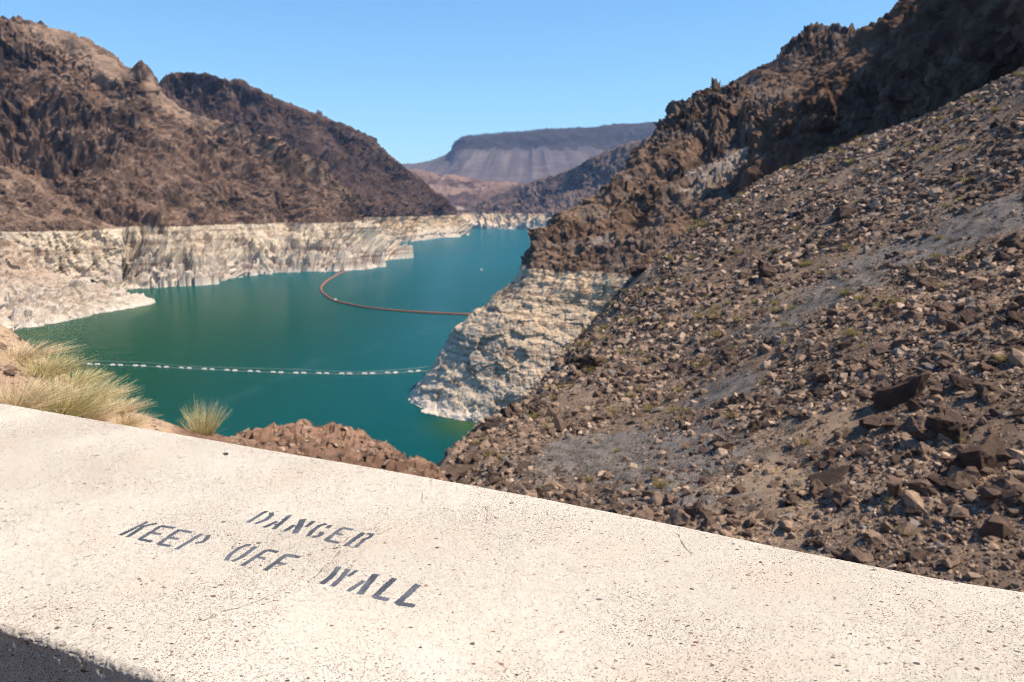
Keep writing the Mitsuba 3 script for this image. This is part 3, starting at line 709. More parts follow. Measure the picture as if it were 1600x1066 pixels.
for px, py, wpx, tone, label in MANUAL:
    q = talus.seen(px, py + wpx * 0.28)
    rad = wpx / FPX * np.linalg.norm(q - EYE) * (0.70 if tone == 0 and px > 1150 else 0.58)
    q = q + np.array([0, 0, 0.12 * rad])
    add_boulder(q, rad, tone, label)
    placed.append((q[0], q[1], rad))

# scattered stones: the 260 largest in the picture are boulders, the rest one mass of rubble
N = 205000
az = np.radians(rng.uniform(-5, 41, N))
rr = np.exp(rng.uniform(np.log(19), np.log(225), N))
x, y = rr * np.sin(az), rr * np.cos(az)
z = talus.height(x, y)
Q = np.stack([x, y, z], 1)
clump = nz(Q, 7, 3, 140)
grey = spot(Q, greyspots)
px1 = 1200.0 / rr                                              # photo pixels per metre
size_px = np.where(rr < 60, 4.4, 4.4) * (1 - rng.uniform(0, 1, N)) ** (-1 / 2.55)       # power law of widths in pixels
size = np.clip(size_px / px1, 0.05, 2.0) * (0.85 + 0.5 * np.clip(clump, -1, 1))
keep = (rng.uniform(0, 1, N) < np.clip(0.75 + clump * 0.9 - grey * 0.55, 0.08, 1)) & (z > 8)
rel = Q - EYE
dep = rel @ FWD
sx, sy = 800 + FPX * rel[:, 0] / dep, 533 - FPX * (rel @ UPV) / dep
keep &= (sx > 640) & (sx < 1880) & (sy < 628 + 0.185 * sx + 50) & (sy > -60)
Q, size, rr, az = Q[keep], size[keep], rr[keep], az[keep]
px_w = size * 1200 / rr
inview = (np.degrees(az) > -4.5) & (np.degrees(az) < 33.5)
order = np.argsort(-px_w * inview)
n_big = 296 - len(MANUAL)
for i in order[:n_big]:
    tone = int(rng.choice([0, 1, 1, 2, 2, 3, 4]))
    word = ['dark varnished', 'dark brown', 'brown', 'light brown', 'pale tan'][tone]
    add_boulder(Q[i] + [0, 0, 0.06 * size[i]], size[i] * 0.5, tone, f'{word} angular stone lying loose on the right slope', f'{word} stones strewn over the right slope')
var_small = [stone(rng, 7, 0.62) for _ in range(24)]
var_mid = [stone(rng, 14, 0.62) for _ in range(16)]
VS, FS, US, at_ = [], [], [], 0
for i in order[n_big:]:
    v, f = var_mid[int(rng.integers(16))] if px_w[i] > 10 else var_small[int(rng.integers(24))]
    a = rng.uniform(0, 2 * math.pi)
    ca, sa = math.cos(a), math.sin(a)
    tx, ty = rng.normal(0, 0.35, 2)
    R = np.array([[ca, -sa, 0], [sa, ca, 0], [0, 0, 1]]) @ np.array([[1, 0, tx], [0, 1, ty], [-tx, -ty, 1]])
    VS.append((v * size[i] * 0.55) @ R.T + Q[i] + [0, 0, rng.uniform(-0.06, 0.06) * size[i]])
    FS.append(f + at_)
    US.append(np.tile([rng.uniform(0, 1), rng.uniform(0, 1)], (len(v), 1)))
    at_ += len(v)
scene['rubble'] = mikit.ply((np.vstack(VS), np.vstack(FS)), 'stone', smooth=False, uv=np.vstack(US))
structure('rubble', 'broken brown stones covering the right slope', 'stuff', category='rubble')

# pebbles and chips on the near ledge
VS, FS, US, at_ = [], [], [], 0
for _ in range(5200):
    rocky = rng.uniform() < 0.22
    a, r = (math.radians(rng.uniform(-21, -2)), rng.uniform(9, 14.2)) if rocky else (math.radians(rng.uniform(-50, -20)), rng.uniform(6, 13))
    xx, yy = r * math.sin(a), r * math.cos(a)
    s = min((0.035 if rocky else 0.012) * (1 - rng.uniform()) ** (-1 / 1.7), 0.10)
    v, f = var_small[int(rng.integers(24))]
    VS.append(v * s + [xx, yy, float(ledge.height(np.array([xx]), np.array([yy]))[0])])
    FS.append(f + at_)
    US.append(np.tile([rng.uniform(0.1, 0.95), rng.uniform(0, 0.8)], (len(v), 1)))
    at_ += len(v)
scene['gravel'] = mikit.ply((np.vstack(VS), np.vstack(FS)), 'stone', smooth=False, uv=np.vstack(US))
structure('gravel', 'small stones lying on the near ledge', 'stuff', category='gravel')


# ------------------------------------------------------------------ shrubs
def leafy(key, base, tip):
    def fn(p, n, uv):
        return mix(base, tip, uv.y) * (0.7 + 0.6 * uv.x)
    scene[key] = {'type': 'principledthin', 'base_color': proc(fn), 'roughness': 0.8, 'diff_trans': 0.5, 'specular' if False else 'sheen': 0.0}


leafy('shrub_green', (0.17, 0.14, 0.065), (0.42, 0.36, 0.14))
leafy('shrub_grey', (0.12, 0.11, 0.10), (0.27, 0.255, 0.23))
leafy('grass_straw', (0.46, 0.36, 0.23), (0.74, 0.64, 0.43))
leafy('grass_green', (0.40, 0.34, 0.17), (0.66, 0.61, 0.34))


def blades(rng, n, height, spread, width, lean=0.0, droop=0.25, segs=3, base_r=0.12, inner=0.35):
    """a clump of thin stems fanning out from its root"""
    V, F, U, at0 = [], [], [], 0
    for _ in range(n):
        a = rng.uniform(0, 2 * math.pi)
        out = spread * rng.uniform(0, 1) ** 0.7
        h = height * rng.uniform(0.55, 1.0) * (1 - 0.35 * (out / max(spread, 1e-6)) ** 2)
        b = np.array([math.cos(a), math.sin(a), 0]) * base_r * rng.uniform(0, 1)
        dirv = np.array([math.cos(a) * out + lean, math.sin(a) * out, h])
        side = np.cross(dirv, rng.normal(size=3))
        side *= width / (np.linalg.norm(side) + 1e-9)
        rv = rng.uniform(0, 1)
        t = np.linspace(0, 1, segs + 1)
        jit = rng.normal(0, 0.04 * height, 3)
        for k, tk in enumerate(t):
            c = b + dirv * tk + np.array([math.cos(a), math.sin(a), 0]) * droop * out * tk * tk + jit * tk * tk
            c[2] -= droop * 0.6 * h * tk * tk * (out / max(spread, 1e-6))
            wk = (1 - 0.8 * tk)
            V += [c - side * wk, c + side * wk]
            U += [[rv, tk], [rv, tk]]
        for k in range(segs):
            q = at0 + 2 * k
            F += [[q, q + 1, q + 3], [q, q + 3, q + 2]]
        at0 += 2 * (segs + 1)
    return np.array(V), np.array(F), np.array(U)


def blade_ply(args, bsdf):
    v, f, u = blades(*args[:-1], **args[-1])
    return mikit.ply((v, f), bsdf, smooth=True, uv=u)


NEAR = [  # px, py of the root, height, spread, blades, bsdf, label
    (92, 650, 0.52, 0.46, 900, 'grass_green', 'large yellow green bush at the left just behind the wall'),
    (20, 640, 0.40, 0.46, 600, 'grass_straw', 'straw coloured bush at the left edge of the picture'),
    (132, 655, 0.27, 0.32, 500, 'grass_straw', 'pale dry grass clump right of the large yellow green bush'),
    (190, 664, 0.18, 0.24, 400, 'grass_straw', 'small dry grass tuft at the right end of the left bushes'),
    (62, 588, 0.36, 0.34, 500, 'grass_green', 'thin greenish grass clump behind the large yellow green bush'),
    (112, 600, 0.24, 0.30, 420, 'grass_green', 'wispy green grass on the skyline right of the thin greenish clump'),
    (150, 622, 0.20, 0.28, 380, 'grass_straw', 'wispy straw grass leaning over the edge above the pale dry clump'),
    (180, 642, 0.20, 0.26, 380, 'grass_straw', 'straw tuft at the edge of the ground beside the green water'),
    (25, 560, 0.26, 0.40, 420, 'grass_straw', 'low straw grass on the sandy ground at the far left'),
    (318, 679, 0.54, 0.26, 330, 'grass_green', 'upright yellow green grass tuft alone in front of the water'),
]
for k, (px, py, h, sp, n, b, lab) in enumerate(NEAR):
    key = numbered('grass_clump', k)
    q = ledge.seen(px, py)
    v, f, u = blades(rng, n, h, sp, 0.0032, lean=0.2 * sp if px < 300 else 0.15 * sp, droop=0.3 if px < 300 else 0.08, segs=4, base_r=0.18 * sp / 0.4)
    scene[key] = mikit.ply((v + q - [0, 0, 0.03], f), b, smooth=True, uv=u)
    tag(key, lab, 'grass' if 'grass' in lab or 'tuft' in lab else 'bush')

shrub_kinds = []
for k in range(5):
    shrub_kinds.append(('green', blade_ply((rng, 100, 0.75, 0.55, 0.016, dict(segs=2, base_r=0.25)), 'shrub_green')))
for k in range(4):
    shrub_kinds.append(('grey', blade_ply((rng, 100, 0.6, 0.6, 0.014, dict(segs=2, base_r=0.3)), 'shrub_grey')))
ns = 0
tries = 0
while ns < 270 and tries < 3000:
    tries += 1
    a, r = math.radians(rng.uniform(-3, 34)), math.exp(rng.uniform(math.log(34), math.log(205)) if rng.uniform() < 0.45 else rng.uniform(math.log(75), math.log(190)))
    xx, yy = r * math.sin(a), r * math.cos(a)
    q = np.array([xx, yy, float(talus.height(np.array([xx]), np.array([yy]))[0])])
    if q[2] < 20:
        continue
    gs = float(spot(q[None], greyspots)[0])
    isgrey = rng.uniform() < 0.18 + 0.5 * gs
    kind, ply_ = shrub_kinds[int(rng.integers(5, 9)) if isgrey else int(rng.integers(0, 5))]
    s = rng.uniform(0.45, 1.1) * (0.75 + r / 150)
    key = numbered('desert_shrub', ns)
    scene[key] = {**ply_, 'to_world': T().translate([float(c) for c in q]).rotate([0, 0, 1], float(rng.uniform(0, 360))).scale(float(s))}
    if isgrey:
        tag(key, 'grey leafless desert shrub among the stones of the right slope', 'shrub', 'grey shrubs on the right slope')
    else:
        tag(key, 'yellow green desert shrub among the stones of the right slope', 'shrub', 'green shrubs on the right slope')
    ns += 1

# dry grey twigs on the ash coloured patches
VS, FS, US, at_ = [], [], [], 0
tw = [blades(rng, 24, 0.35, 0.45, 0.012, segs=1, base_r=0.3) for _ in range(6)]
cnt = 0
while cnt < 1100:
    q0, r0 = greyspots[int(rng.integers(len(greyspots)))]
    xx, yy = q0[0] + rng.normal() * r0 * 0.5, q0[1] + rng.normal() * r0 * 0.6
    if math.hypot(xx, yy) < 20:
        continue
    v, f, u = tw[int(rng.integers(6))]
    s = rng.uniform(0.6, 1.5)
    VS.append(v * s + [xx, yy, float(talus.height(np.array([xx]), np.array([yy]))[0])])
    FS.append(f + at_)
    US.append(u)
    at_ += len(v)
    cnt += 1
scene['dry_twigs'] = mikit.ply((np.vstack(VS), np.vstack(FS)), 'shrub_grey', smooth=True, uv=np.vstack(US))
structure('dry_twigs', 'dry grey brush covering the ash coloured patches of the slope', 'stuff', category='brush')


# ------------------------------------------------------------------ floating things
def tube(pts, rad, sides=8, caps=True):
    pts = np.asarray(pts, float)
    t = np.gradient(pts, axis=0)
    t /= np.linalg.norm(t, axis=1, keepdims=True)
    a = np.cross(t, [0, 0, 1.0])
    a /= np.linalg.norm(a, axis=1, keepdims=True)
    b = np.cross(a, t)
    ang = np.arange(sides) * 2 * math.pi / sides
    R = np.broadcast_to(rad, (len(pts),))
    V = pts[:, None] + R[:, None, None] * (np.cos(ang)[None, :, None] * a[:, None] + np.sin(ang)[None, :, None] * b[:, None])
    i, j = np.meshgrid(np.arange(len(pts) - 1), np.arange(sides), indexing='ij')
    q = np.stack([i * sides + j, i * sides + (j + 1) % sides, (i + 1) * sides + (j + 1) % sides, (i + 1) * sides + j], -1).reshape(-1, 4)
    F = np.vstack([q[:, [0, 1, 2]], q[:, [0, 2, 3]]])
    V = V.reshape(-1, 3)
    if caps:
        n = len(V)
        V = np.vstack([V, pts[:1], pts[-1:]])
        k = np.arange(sides)
        F = np.vstack([F, np.stack([k, np.full(sides, n), (k + 1) % sides], 1), np.stack([n - sides + k, n - sides + (k + 1) % sides, np.full(sides, n + 1)], 1)])
    return V, F


def path_points(pix, z, step):
    P = np.array([onz(x, y, 0.0) for x, y in pix])
    s = np.r_[0, np.cumsum(np.linalg.norm(np.diff(P, axis=0), axis=1))]
    c = PchipInterpolator(s, P)
    t = np.arange(0, s[-1], step)
    out = c(t)
    out[:, 2] = z
    return out, c, s[-1]


matte('boom_paint', lambda p, n, uv: mix((0.30, 0.105, 0.065), (0.22, 0.09, 0.06), noise(p.x / 2, p.y / 2, p.z)), spec=(0.6, 0.3))
matte('float_paint', lambda p, n, uv: mix((0.62, 0.62, 0.58), (0.50, 0.50, 0.47), noise(p.x / 0.4, p.y / 0.4, p.z / 0.4)), spec=(0.5, 0.4))
matte('cable_paint', lambda p, n, uv: mix((0.20, 0.27, 0.27), (0.28, 0.33, 0.32), noise(p.x, p.y, p.z)), spec=(0.6, 0.3))

boom_pix = [(540, 424), (531, 428), (515, 437), (504, 446), (502, 455), (510, 463), (521, 470), (544, 476), (577, 482), (630, 487), (679, 490), (735, 492), (770, 492)]
_, bc, blen = path_points(boom_pix, 0.1, 5)
nseg = int(blen / 9.0)
for k in range(nseg):
    t = np.linspace(k * blen / nseg + 0.15, (k + 1) * blen / nseg - 0.15, 5)
    pts = bc(t)
    pts[:, 2] = 0.25
    scene['log_boom__' + numbered('segment', k)] = mikit.ply(tube(pts, [0.5, 0.66, 0.66, 0.66, 0.5], 8), 'boom_paint', smooth=40)
jp = bc(np.linspace(0, blen, 160))
jp[:, 2] = 0.2
scene['log_boom__chain'] = mikit.ply(tube(jp, 0.16, 5), 'boom_paint', smooth=True)
lp = onz(524, 471, 0)
drum = trimesh.creation.cylinder(0.8, 1.3, sections=14)
drum.apply_translation([lp[0], lp[1], 0.9])
scene['log_boom__marker_float'] = mikit.ply(drum, 'float_paint', smooth=40)
tag('log_boom', 'curved red brown floating boom across the water near the left point', 'boom')

line_pix = [(110, 569), (130, 570), (220, 573), (300, 577), (380, 581), (450, 584), (560, 585.5), (620, 583.5), (675, 579.5)]
lpts, lc, llen = path_points(line_pix, 0.12, 3.0)
scene['float_line__cable'] = mikit.ply(tube(lpts, 0.13, 6), 'cable_paint', smooth=True)
lp2, _, _ = path_points([(x, y - 5.5 + 1.5 * math.sin(x / 40)) for x, y in line_pix], 0.03, 3.0)
scene['float_line__cable_001'] = mikit.ply(tube(lp2, 0.09, 6), 'cable_paint', smooth=True)
xs, k, xx = [], 0, 140.0
while xx < 668:
    xs.append(xx)
    xx += 12.2 if k % 2 == 0 else 23.6
    k += 1
fl = trimesh.creation.capsule(height=0.95, radius=0.42, count=[8, 12])
for k, fx in enumerate(xs):
    q = onz(fx, np.interp(fx, [p[0] for p in line_pix], [p[1] for p in line_pix]), 0)
    m = fl.copy()
    m.apply_transform(trimesh.transformations.rotation_matrix(math.pi / 2, [0, 1, 0]))
    m.apply_transform(trimesh.transformations.rotation_matrix(float(rng.normal() * 0.2), [0, 0, 1]))
    m.apply_translation([q[0], q[1], 0.2])
    scene['float_line__' + numbered('float', k)] = mikit.ply(m, 'float_paint', smooth=True)
tag('float_line', 'string of white floats on a cable stretched across the near water', 'float line')

# small white motor boat on the blue reach
bp = onz(752, 423, 0)
hullv = []
for yv, wv, zt in [(-2.2, 0.85, 0.75), (-0.5, 1.0, 0.75), (1.2, 0.8, 0.85), (2.3, 0.25, 1.0), (2.7, 0.03, 1.05)]:
    hullv += [[-wv, yv, zt], [wv, yv, zt], [-wv * 0.6, yv, -0.15], [wv * 0.6, yv, -0.15]]
hull = trimesh.convex.convex_hull(np.array(hullv))
BT = T().translate([float(bp[0]), float(bp[1]), 0.0]).rotate([0, 0, 1], 200)
scene['motor_boat__hull'] = mikit.ply(hull, 'float_paint', smooth=30, to_world=BT)
con = trimesh.convex.convex_hull(np.array([[-0.55, -0.4, 0.7], [0.55, -0.4, 0.7], [-0.55, 0.8, 0.7], [0.55, 0.8, 0.7], [-0.45, -0.3, 1.55], [0.45, -0.3, 1.55], [-0.45, 0.35, 1.55], [0.45, 0.35, 1.55]]))
scene['motor_boat__cabin'] = mikit.ply(con, 'float_paint', smooth=30, to_world=BT)
mot = trimesh.convex.convex_hull(np.array([[-0.2, -2.55, 0.3], [0.2, -2.55, 0.3], [-0.2, -2.2, 0.3], [0.2, -2.2, 0.3], [-0.17, -2.5, 1.15], [0.17, -2.5, 1.15], [-0.17, -2.2, 1.15], [0.17, -2.2, 1.15]]))
scene['motor_boat__motor'] = mikit.ply(mot, 'cable_paint', smooth=30, to_world=BT)
tag('motor_boat', 'tiny white boat alone on the blue water beyond the boom', 'boat')


# ------------------------------------------------------------------ the parapet wall
WH = 0.65
WZ = EYE[2] - WH                                             # top of the wall
far_px = [(-500, 542), (0, 628), (200, 662.5), (400, 697), (720, 752), (1000, 806), (1300, 868), (1440, 895), (1600, 921), (2000, 990)]
near_px = [(-500, 850), (-200, 926), (0, 988), (125, 1030), (250, 1075), (420, 1140), (700, 1230), (1100, 1390)]
FE, NE = np.array([onz(x, y, WZ - 0.004) for x, y in far_px]), np.array([onz(x, y, WZ - 0.012) for x, y in near_px])
wd = FE[-2] - FE[1]
wd[2] = 0
wd /= np.linalg.norm(wd)                                     # along the wall, to the right
wn = np.array([-wd[1], wd[0], 0])                            # across, away from the viewer
O = np.array([0, 0, WZ])
sF, tF, sN, tN = (FE - O) @ wd, (FE - O) @ wn, (NE - O) @ wd, (NE - O) @ wn
far_c = PchipInterpolator(sF, tF)
pn = np.polyfit(sN, tN, 2)
S0, S1 = -9.0, 7.0


def t_far(s):
    s = np.asarray(s, float)
    lo, hi = sF[0], sF[-1]
    base = far_c(np.clip(s, lo, hi))
    return base + np.where(s < lo, (s - lo) * (tF[1] - tF[0]) / (sF[1] - sF[0]), 0) + np.where(s > hi, (s - hi) * (tF[-1] - tF[-2]) / (sF[-1] - sF[-2]), 0)


def t_near(s):
    s = np.asarray(s, float)
    c = np.clip(s, sN[0], sN[-1])
    return np.polyval(pn, c) + (s - c) * np.polyval(np.polyder(pn), c)


s_grid = np.unique(np.r_[np.linspace(S0, -2.4, 40), np.linspace(-2.4, -1.45, 140), np.linspace(-1.45, -0.35, 560), np.linspace(-0.35, 1.6, 260), np.linspace(1.6, S1, 30)])
rn, rf = 0.014, 0.028
angs = np.linspace(0, math.pi / 2, 12)
prof = [('n', 0.0, -1.12), ('n', 0.0, -0.6), ('n', 0, -0.3)] + [('n', 0.0, z) for z in np.linspace(-0.2, -rn, 46)[:-1]]
prof += [('n', rn * (1 - math.cos(a)), -rn * (1 - math.sin(a))) for a in angs]
prof += [('m', q, 0.0) for q in np.linspace(0.02, 0.985, 56)]
prof += [('f', -rf * (1 - math.sin(a)), -rf * (1 - math.cos(a))) for a in np.linspace(0, math.pi / 2, 8)]
prof += [('f', 0.0, z) for z in (-0.1, -0.4, -1.2, -6, -20, -70)]
tn, tf = t_near(s_grid), t_far(s_grid)
cols = []
for kind, q, z in prof:
    if kind == 'n':
        t = tn + q
    elif kind == 'f':
        t = tf + q
    else:
        t = (tn + rn) * (1 - q) + (tf - rf) * q
    cols.append(O[None] + s_grid[:, None] * wd + t[:, None] * wn + np.array([0, 0, z]))
W = np.array(cols)
Nw = normals(W, False)
if Nw[80, 700, 2] < 0:
    Nw = -Nw
zrel = (W[..., 2] - WZ)
edge_w = np.exp(-((np.arange(len(prof)) - 52) / 9.0) ** 2)[:, None]      # the worn near edge
side = (np.arange(len(prof)) < 48)[:, None] * 1.0
dW = nz(W, 0.5, 3, 201) * 0.0022 + nz(W, 0.03, 2, 205) * 0.0005
dW = dW + (edge_w + side * 0.8) * (nz(W, 0.010, 2, 211) * 0.0012 + np.minimum(blocks(W, 0.009, 213, 0.7), 0.4) * 0.0011 + nz(W, 0.12, 2, 215) * 0.004)
pits = np.clip(nz(W, 0.05, 2, 221) - 0.45, 0, 1) * 0.02
dW = dW - (edge_w * 0.6 + side) * pits
W = W + Nw * dW[..., None]


def wall_pt(px, py):
    return onz(px, py, WZ)


CRACKS = [
    [(545, 840), (530, 856), (522, 872), (508, 888), (494, 900), (478, 912)],
    [(428, 928), (404, 940), (385, 946), (360, 955), (338, 960), (318, 969), (290, 975), (262, 982)],
    [(661, 764), (660, 774), (659, 784)],
    [(674, 750), (672, 757)],
    [(761, 791), (759, 803), (762, 816)],
    [(1062, 824), (1060, 838), (1066, 853), (1082, 866)],
    [(590, 834), (600, 829), (612, 826)],
]
cr3 = [[wall_pt(*q) for q in c] for c in CRACKS]


def crack_mask(p, width):
    j1, j2 = (fbm(p.x / 0.02, p.y / 0.02, 0.0, 2) - 0.5) * 0.012, (fbm(p.x / 0.02 + 40, p.y / 0.02, 0.0, 2) - 0.5) * 0.012
    q = mi.Point3f(p.x + j1, p.y + j2, p.z)
    m = mi.Float(0)
    for c in cr3:
        m = dr.maximum(m, 1 - smoothstep(width * 0.5, width, seg_dist(q, c)))
    return m * smoothstep(0.22, 0.5, noise(p.x / 0.015, p.y / 0.015))


WDX, WDY = float(wd[0]), float(wd[1])


def aggregate(p, scale, share, rmax, seed):
    """(mask, random) of exposed grains of stone in the concrete"""
    u, v = p.x * WDX + p.y * WDY, -p.x * WDY + p.y * WDX + p.z * 1.3
    wu = noise(u * scale * 0.7, v * scale * 0.7) * 0.7
    d, _, r = voronoi(u * scale + seed * 17.3 + wu, v * scale * 1.25 + seed * 5.1 + wu)
    on = smoothstep(share, share * 0.9, r) * smoothstep(rmax, rmax * 0.7, d)
    return on, dr.clip(r / share, 0, 1)


def grain_color(r):
    c = mix((0.040, 0.038, 0.045), (0.10, 0.095, 0.10), smoothstep(0.0, 0.35, r))
    c = mix(c, (0.22, 0.13, 0.085), smoothstep(0.40, 0.45, r))
    c = mix(c, (0.13, 0.075, 0.05), smoothstep(0.62, 0.66, r))
    return mix(c, (0.34, 0.15, 0.06), smoothstep(0.93, 0.95, r))


def concrete_fn(p, n, uv):
    big = fbm(p.x / 0.35, p.y / 0.35, p.z / 0.35, 3)
    fine = fbm(p.x / 0.012, p.y / 0.012, p.z / 0.012, 3)
    col = mix((0.452, 0.430, 0.382), (0.555, 0.538, 0.49), smoothstep(0.3, 0.7, big * 0.6 + fine * 0.4))
    col = mix(col, (0.50, 0.41, 0.32), smoothstep(0.5, 0.75, fbm(p.x / 0.16 + 9, p.y / 0.16, p.z / 0.16, 4)) * 0.24)
    col = col * (0.86 + 0.28 * noise(p.x / 0.0022, p.y / 0.0022, p.z / 0.0022))
    dens = 0.5 + 1.1 * smoothstep(0.35, 0.65, fbm(p.x / 0.22 + 70, p.y / 0.22, p.z / 0.22, 2))
    for sc, sh, rm, sd in ((420.0, 0.12, 0.38, 5.0), (300.0, 0.12, 0.36, 1.0), (200.0, 0.17, 0.32, 2.0), (80.0, 0.055, 0.28, 3.0), (34.0, 0.016, 0.18, 4.0)):
        on, r = aggregate(p, sc, sh * dens, rm, sd)
        col = mix(col, grain_color(r), on * 0.95)
    return mix(col, (0.10, 0.075, 0.055), crack_mask(p, 0.0016) * 0.75)


def concrete_bump(p, n, uv):
    return fbm(p.x / 0.006, p.y / 0.006, p.z / 0.006, 3) * 0.0012 + fbm(p.x / 0.05, p.y / 0.05, p.z / 0.05, 2) * 0.002 - crack_mask(p, 0.002) * 0.001


matte('concrete', concrete_fn, concrete_bump, 1.0, 0.0008)
v, f = grid_mesh(W, not (np.cross(W[80, 701] - W[80, 700], W[81, 700] - W[80, 700])[2] > 0))
scene['parapet_wall__coping'] = mikit.ply((v, f), 'concrete', smooth=True)
tag('parapet_wall', 'cream concrete parapet wall with stencilled danger warning across the foreground', 'wall')


# stencilled letters, each a thin coat of paint on the wall top
def c3(pts):
    return [(150 + x / 5.926, 770 + y / 5.926) for x, y in pts]


def c4(pts):
    return [(380 + x / 5.3333, 780 + y / 5.3333) for x, y in pts]


LETTERS = [
    ('D', c4, [([(35, 200), (195, 103)], 11), ([(100, 210), (190, 176), (236, 140), (238, 116)], 11)]),
    ('A', c4, [([(172, 241), (285, 190)], 10), ([(252, 256), (322, 198), (392, 138)], 11), ([(262, 218), (300, 208)], 7)]),
    ('N', c4, [([(340, 276), (428, 220)], 11), ([(430, 292), (500, 172)], 15), ([(522, 238), (590, 187)], 10)]),
    ('G', c4, [([(536, 318), (580, 265), (640, 225), (692, 210)], 11), ([(575, 325), (630, 312), (660, 286)], 11), ([(640, 280), (676, 284)], 7), ([(698, 247), (734, 220)], 11)]),
    ('E', c4, [([(684, 350), (830, 242)], 11), ([(826, 243), (914, 262)], 10), ([(768, 292), (832, 305)], 9), ([(684, 348), (800, 370)], 10)]),
    ('R', c4, [([(850, 398), (1002, 284)], 12), ([(1030, 291), (1076, 296), (1052, 325), (985, 345)], 9), ([(985, 343), (1000, 352), (968, 378), (936, 410)], 10)]),
    ('K', c3, [([(222, 396), (478, 270)], 11), ([(292, 414), (440, 312), (566, 284)], 11)]),
    ('E', c3, [([(400, 434), (604, 310)], 11), ([(600, 312), (728, 330)], 10), ([(508, 374), (605, 388)], 9), ([(400, 432), (520, 457)], 10)]),
    ('E', c3, [([(576, 478), (774, 346)], 11), ([(770, 348), (890, 372)], 10), ([(684, 418), (764, 432)], 9), ([(576, 476), (690, 499)], 10)]),
    ('P', c3, [([(740, 527), (984, 385)], 11), ([(1040, 396), (1030, 425), (990, 458), (918, 472)], 10)]),
    ('O', c3, [([(1204, 634), (1240, 580), (1320, 520), (1400, 488), (1432, 490)], 10), ([(1258, 640), (1340, 605), (1420, 550), (1484, 500)], 11)]),
    ('F', c4, [([(-10, 560), (130, 472), (204, 426)], 11), ([(200, 428), (292, 448)], 10), ([(118, 488), (182, 500)], 9)]),
    ('F', c4, [([(180, 600), (364, 466)], 12), ([(360, 468), (470, 490)], 11), ([(282, 534), (358, 548)], 10)]),
    ('W', c4, [([(648, 712), (735, 650), (800, 566)], 12), ([(735, 735), (800, 680), (874, 586)], 11), ([(872, 648), (950, 598)], 9)]),
    ('A', c4, [([(872, 774), (1006, 684)], 11), ([(968, 800), (1104, 630)], 14)]),
    ('L', c4, [([(1090, 822), (1262, 664)], 13), ([(1090, 816), (1212, 844)], 12)]),
    ('L', c4, [([(1278, 876), (1460, 714)], 14), ([(1280, 868), (1428, 892)], 13)]),
]
tree = cKDTree(W[50:124].reshape(-1, 3)[:, :2])
Wf = W[50:124].reshape(-1, 3)


def paint_fn(p, n, uv):
    a, b = fbm(p.x / 0.03, p.y / 0.03, 0.0, 3), noise(p.x / 0.0022, p.y / 0.0022)
    col = mix((0.068, 0.080, 0.102), (0.115, 0.132, 0.162), smoothstep(0.3, 0.7, a))
    on, r = aggregate(p, 330.0, 0.16, 0.4, 1.0)
    col = mix(col, (0.015, 0.018, 0.026), on * 0.8)
    return mix(col, (0.36, 0.33, 0.30), smoothstep(0.80, 0.95, b * 0.7 + a * 0.3) * 0.6)


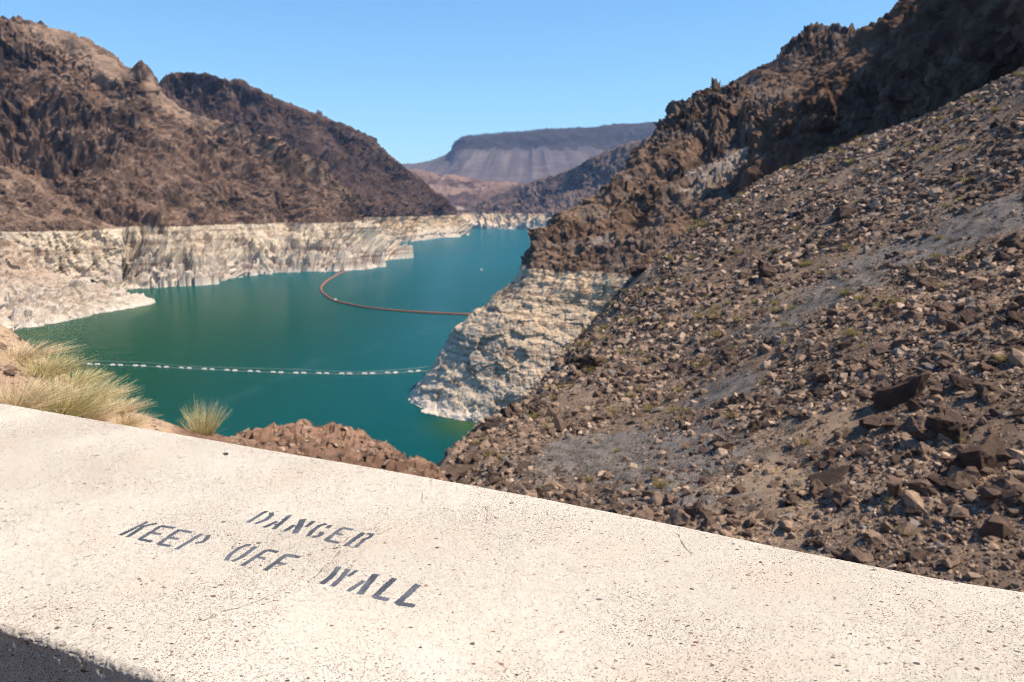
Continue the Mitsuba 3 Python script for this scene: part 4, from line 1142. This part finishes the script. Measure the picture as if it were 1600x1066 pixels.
matte('stencil_paint', paint_fn, concrete_bump, 1.0, 0.0008)
prng = np.random.default_rng(21)
for k, (ch, conv, strokes) in enumerate(LETTERS):
    polys = []
    for pts, wmm in strokes:
        q = np.array([wall_pt(*c) for c in conv(pts)])
        uvp = np.stack([(q - O) @ wd, (q - O) @ wn], 1)
        polys.append(LineString(uvp).buffer(wmm * 0.00047, cap_style=2, join_style=1))
    shape = unary_union(polys).segmentize(0.0012)
    mesh = []
    for g in getattr(shape, 'geoms', [shape]):
        ring = np.array(g.exterior.coords)[:-1]
        ring = ring + prng.normal(0, 0.00045, ring.shape) + 0.0011 * np.stack([nz(np.c_[ring, ring[:, :1] * 0 + 3], 0.006, 2, 1), nz(np.c_[ring, ring[:, :1] * 0 + 9], 0.006, 2, 2)], 1)
        pg = Polygon(ring).buffer(0)
        for h in getattr(pg, 'geoms', [pg]):
            if h.area > 1e-6:
                vv, ff = trimesh.creation.triangulate_polygon(h, engine='earcut')
                mesh.append(trimesh.Trimesh(np.c_[vv, np.zeros(len(vv))], ff, process=False))
    # overspray specks round the letter
    mx, my = shape.bounds[0] - 0.004, shape.bounds[1] - 0.004
    for _ in range(110):
        c = prng.uniform(0, 1, 2) * (np.array(shape.bounds[2:]) + 0.004 - [mx, my]) + [mx, my]
        from shapely.geometry import Point
        if shape.distance(Point(c)) < abs(prng.normal(0, 0.0022)):
            a0 = prng.uniform(0, 6.28, 1) + np.array([0, 1.6, 3.1, 4.7])
            r0 = prng.uniform(0.0003, 0.0009)
            vv = np.c_[c + r0 * np.stack([np.cos(a0), np.sin(a0)], 1), np.zeros(4)]
            mesh.append(trimesh.Trimesh(vv, [[0, 1, 2], [0, 2, 3]], process=False))
    m = trimesh.util.concatenate(mesh)
    m = m.subdivide_to_size(0.008, max_iter=6) if hasattr(m, 'subdivide_to_size') else m
    uvv = np.array(m.vertices)
    P3 = O[None] + uvv[:, :1] * wd + uvv[:, 1:2] * wn
    d, ii = tree.query(P3[:, :2], k=3)
    P3[:, 2] = (Wf[ii][..., 2] / (d + 1e-6)[..., :]).sum(1) / (1 / (d + 1e-6)).sum(1) + 0.0009
    scene['parapet_wall__' + numbered('letter', k)] = mikit.ply((P3, np.array(m.faces)), 'stencil_paint', smooth=True)
    labels['parapet_wall__' + numbered('letter', k)] = {'label': f'faded blue black stencilled letter {ch}'}

# a cut-off metal stub set in the wall top
sp = wall_pt(353, 711)
stub = trimesh.creation.cylinder(0.006, 0.004, sections=18)
stub.apply_translation([sp[0], sp[1], sp[2] + 0.001])
bar = trimesh.creation.box((0.013, 0.004, 0.003))
bar.apply_translation([sp[0], sp[1], sp[2] + 0.0045])
matte('old_metal', lambda p, n, uv: mix((0.05, 0.05, 0.055), (0.10, 0.08, 0.07), noise(p.x / 0.003, p.y / 0.003)), spec=(0.6, 0.4))
scene['parapet_wall__metal_stub'] = mikit.ply(trimesh.util.concatenate([stub, bar]), 'old_metal', smooth=30)

# pavement the viewer stands on
sg = np.linspace(S0, S1, 60)
near_line = O[None] + sg[:, None] * wd + (t_near(sg)[:, None] + 0.05) * wn
back_line = near_line - wn * 9
PV = np.array([near_line, back_line])
PV[..., 2] = WZ - 1.1
v, f = grid_mesh(PV)
matte('pavement_concrete', lambda p, n, uv: mix((0.10, 0.095, 0.09), (0.15, 0.14, 0.13), fbm(p.x / 0.3, p.y / 0.3, 0.0, 4)))
scene['pavement'] = mikit.ply((v, f), 'pavement_concrete')
structure('pavement', 'concrete walkway along the dam behind the wall')


# ------------------------------------------------------------------ air
scene['air'] = {'type': 'homogeneous', 'albedo': {'type': 'rgb', 'value': [0.94, 0.95, 0.96]}, 'sigma_t': {'type': 'rgb', 'value': [0.000018, 0.000028, 0.000052]}}
scene['haze'] = {'type': 'cube', 'to_world': T().translate([0, 8000, 400]).scale([9500, 8600, 402]), 'bsdf': {'type': 'null'}, 'interior': {'type': 'ref', 'id': 'air'}}
scene['camera']['medium'] = {'type': 'ref', 'id': 'air'}
structure('haze', 'thin blue air over the lake', 'stuff', category='haze')
print('triangles', sum(len(__import__('meshkit').WRITTEN[d['filename']][1]) for d in scene.values() if d.get('type') == 'ply'))
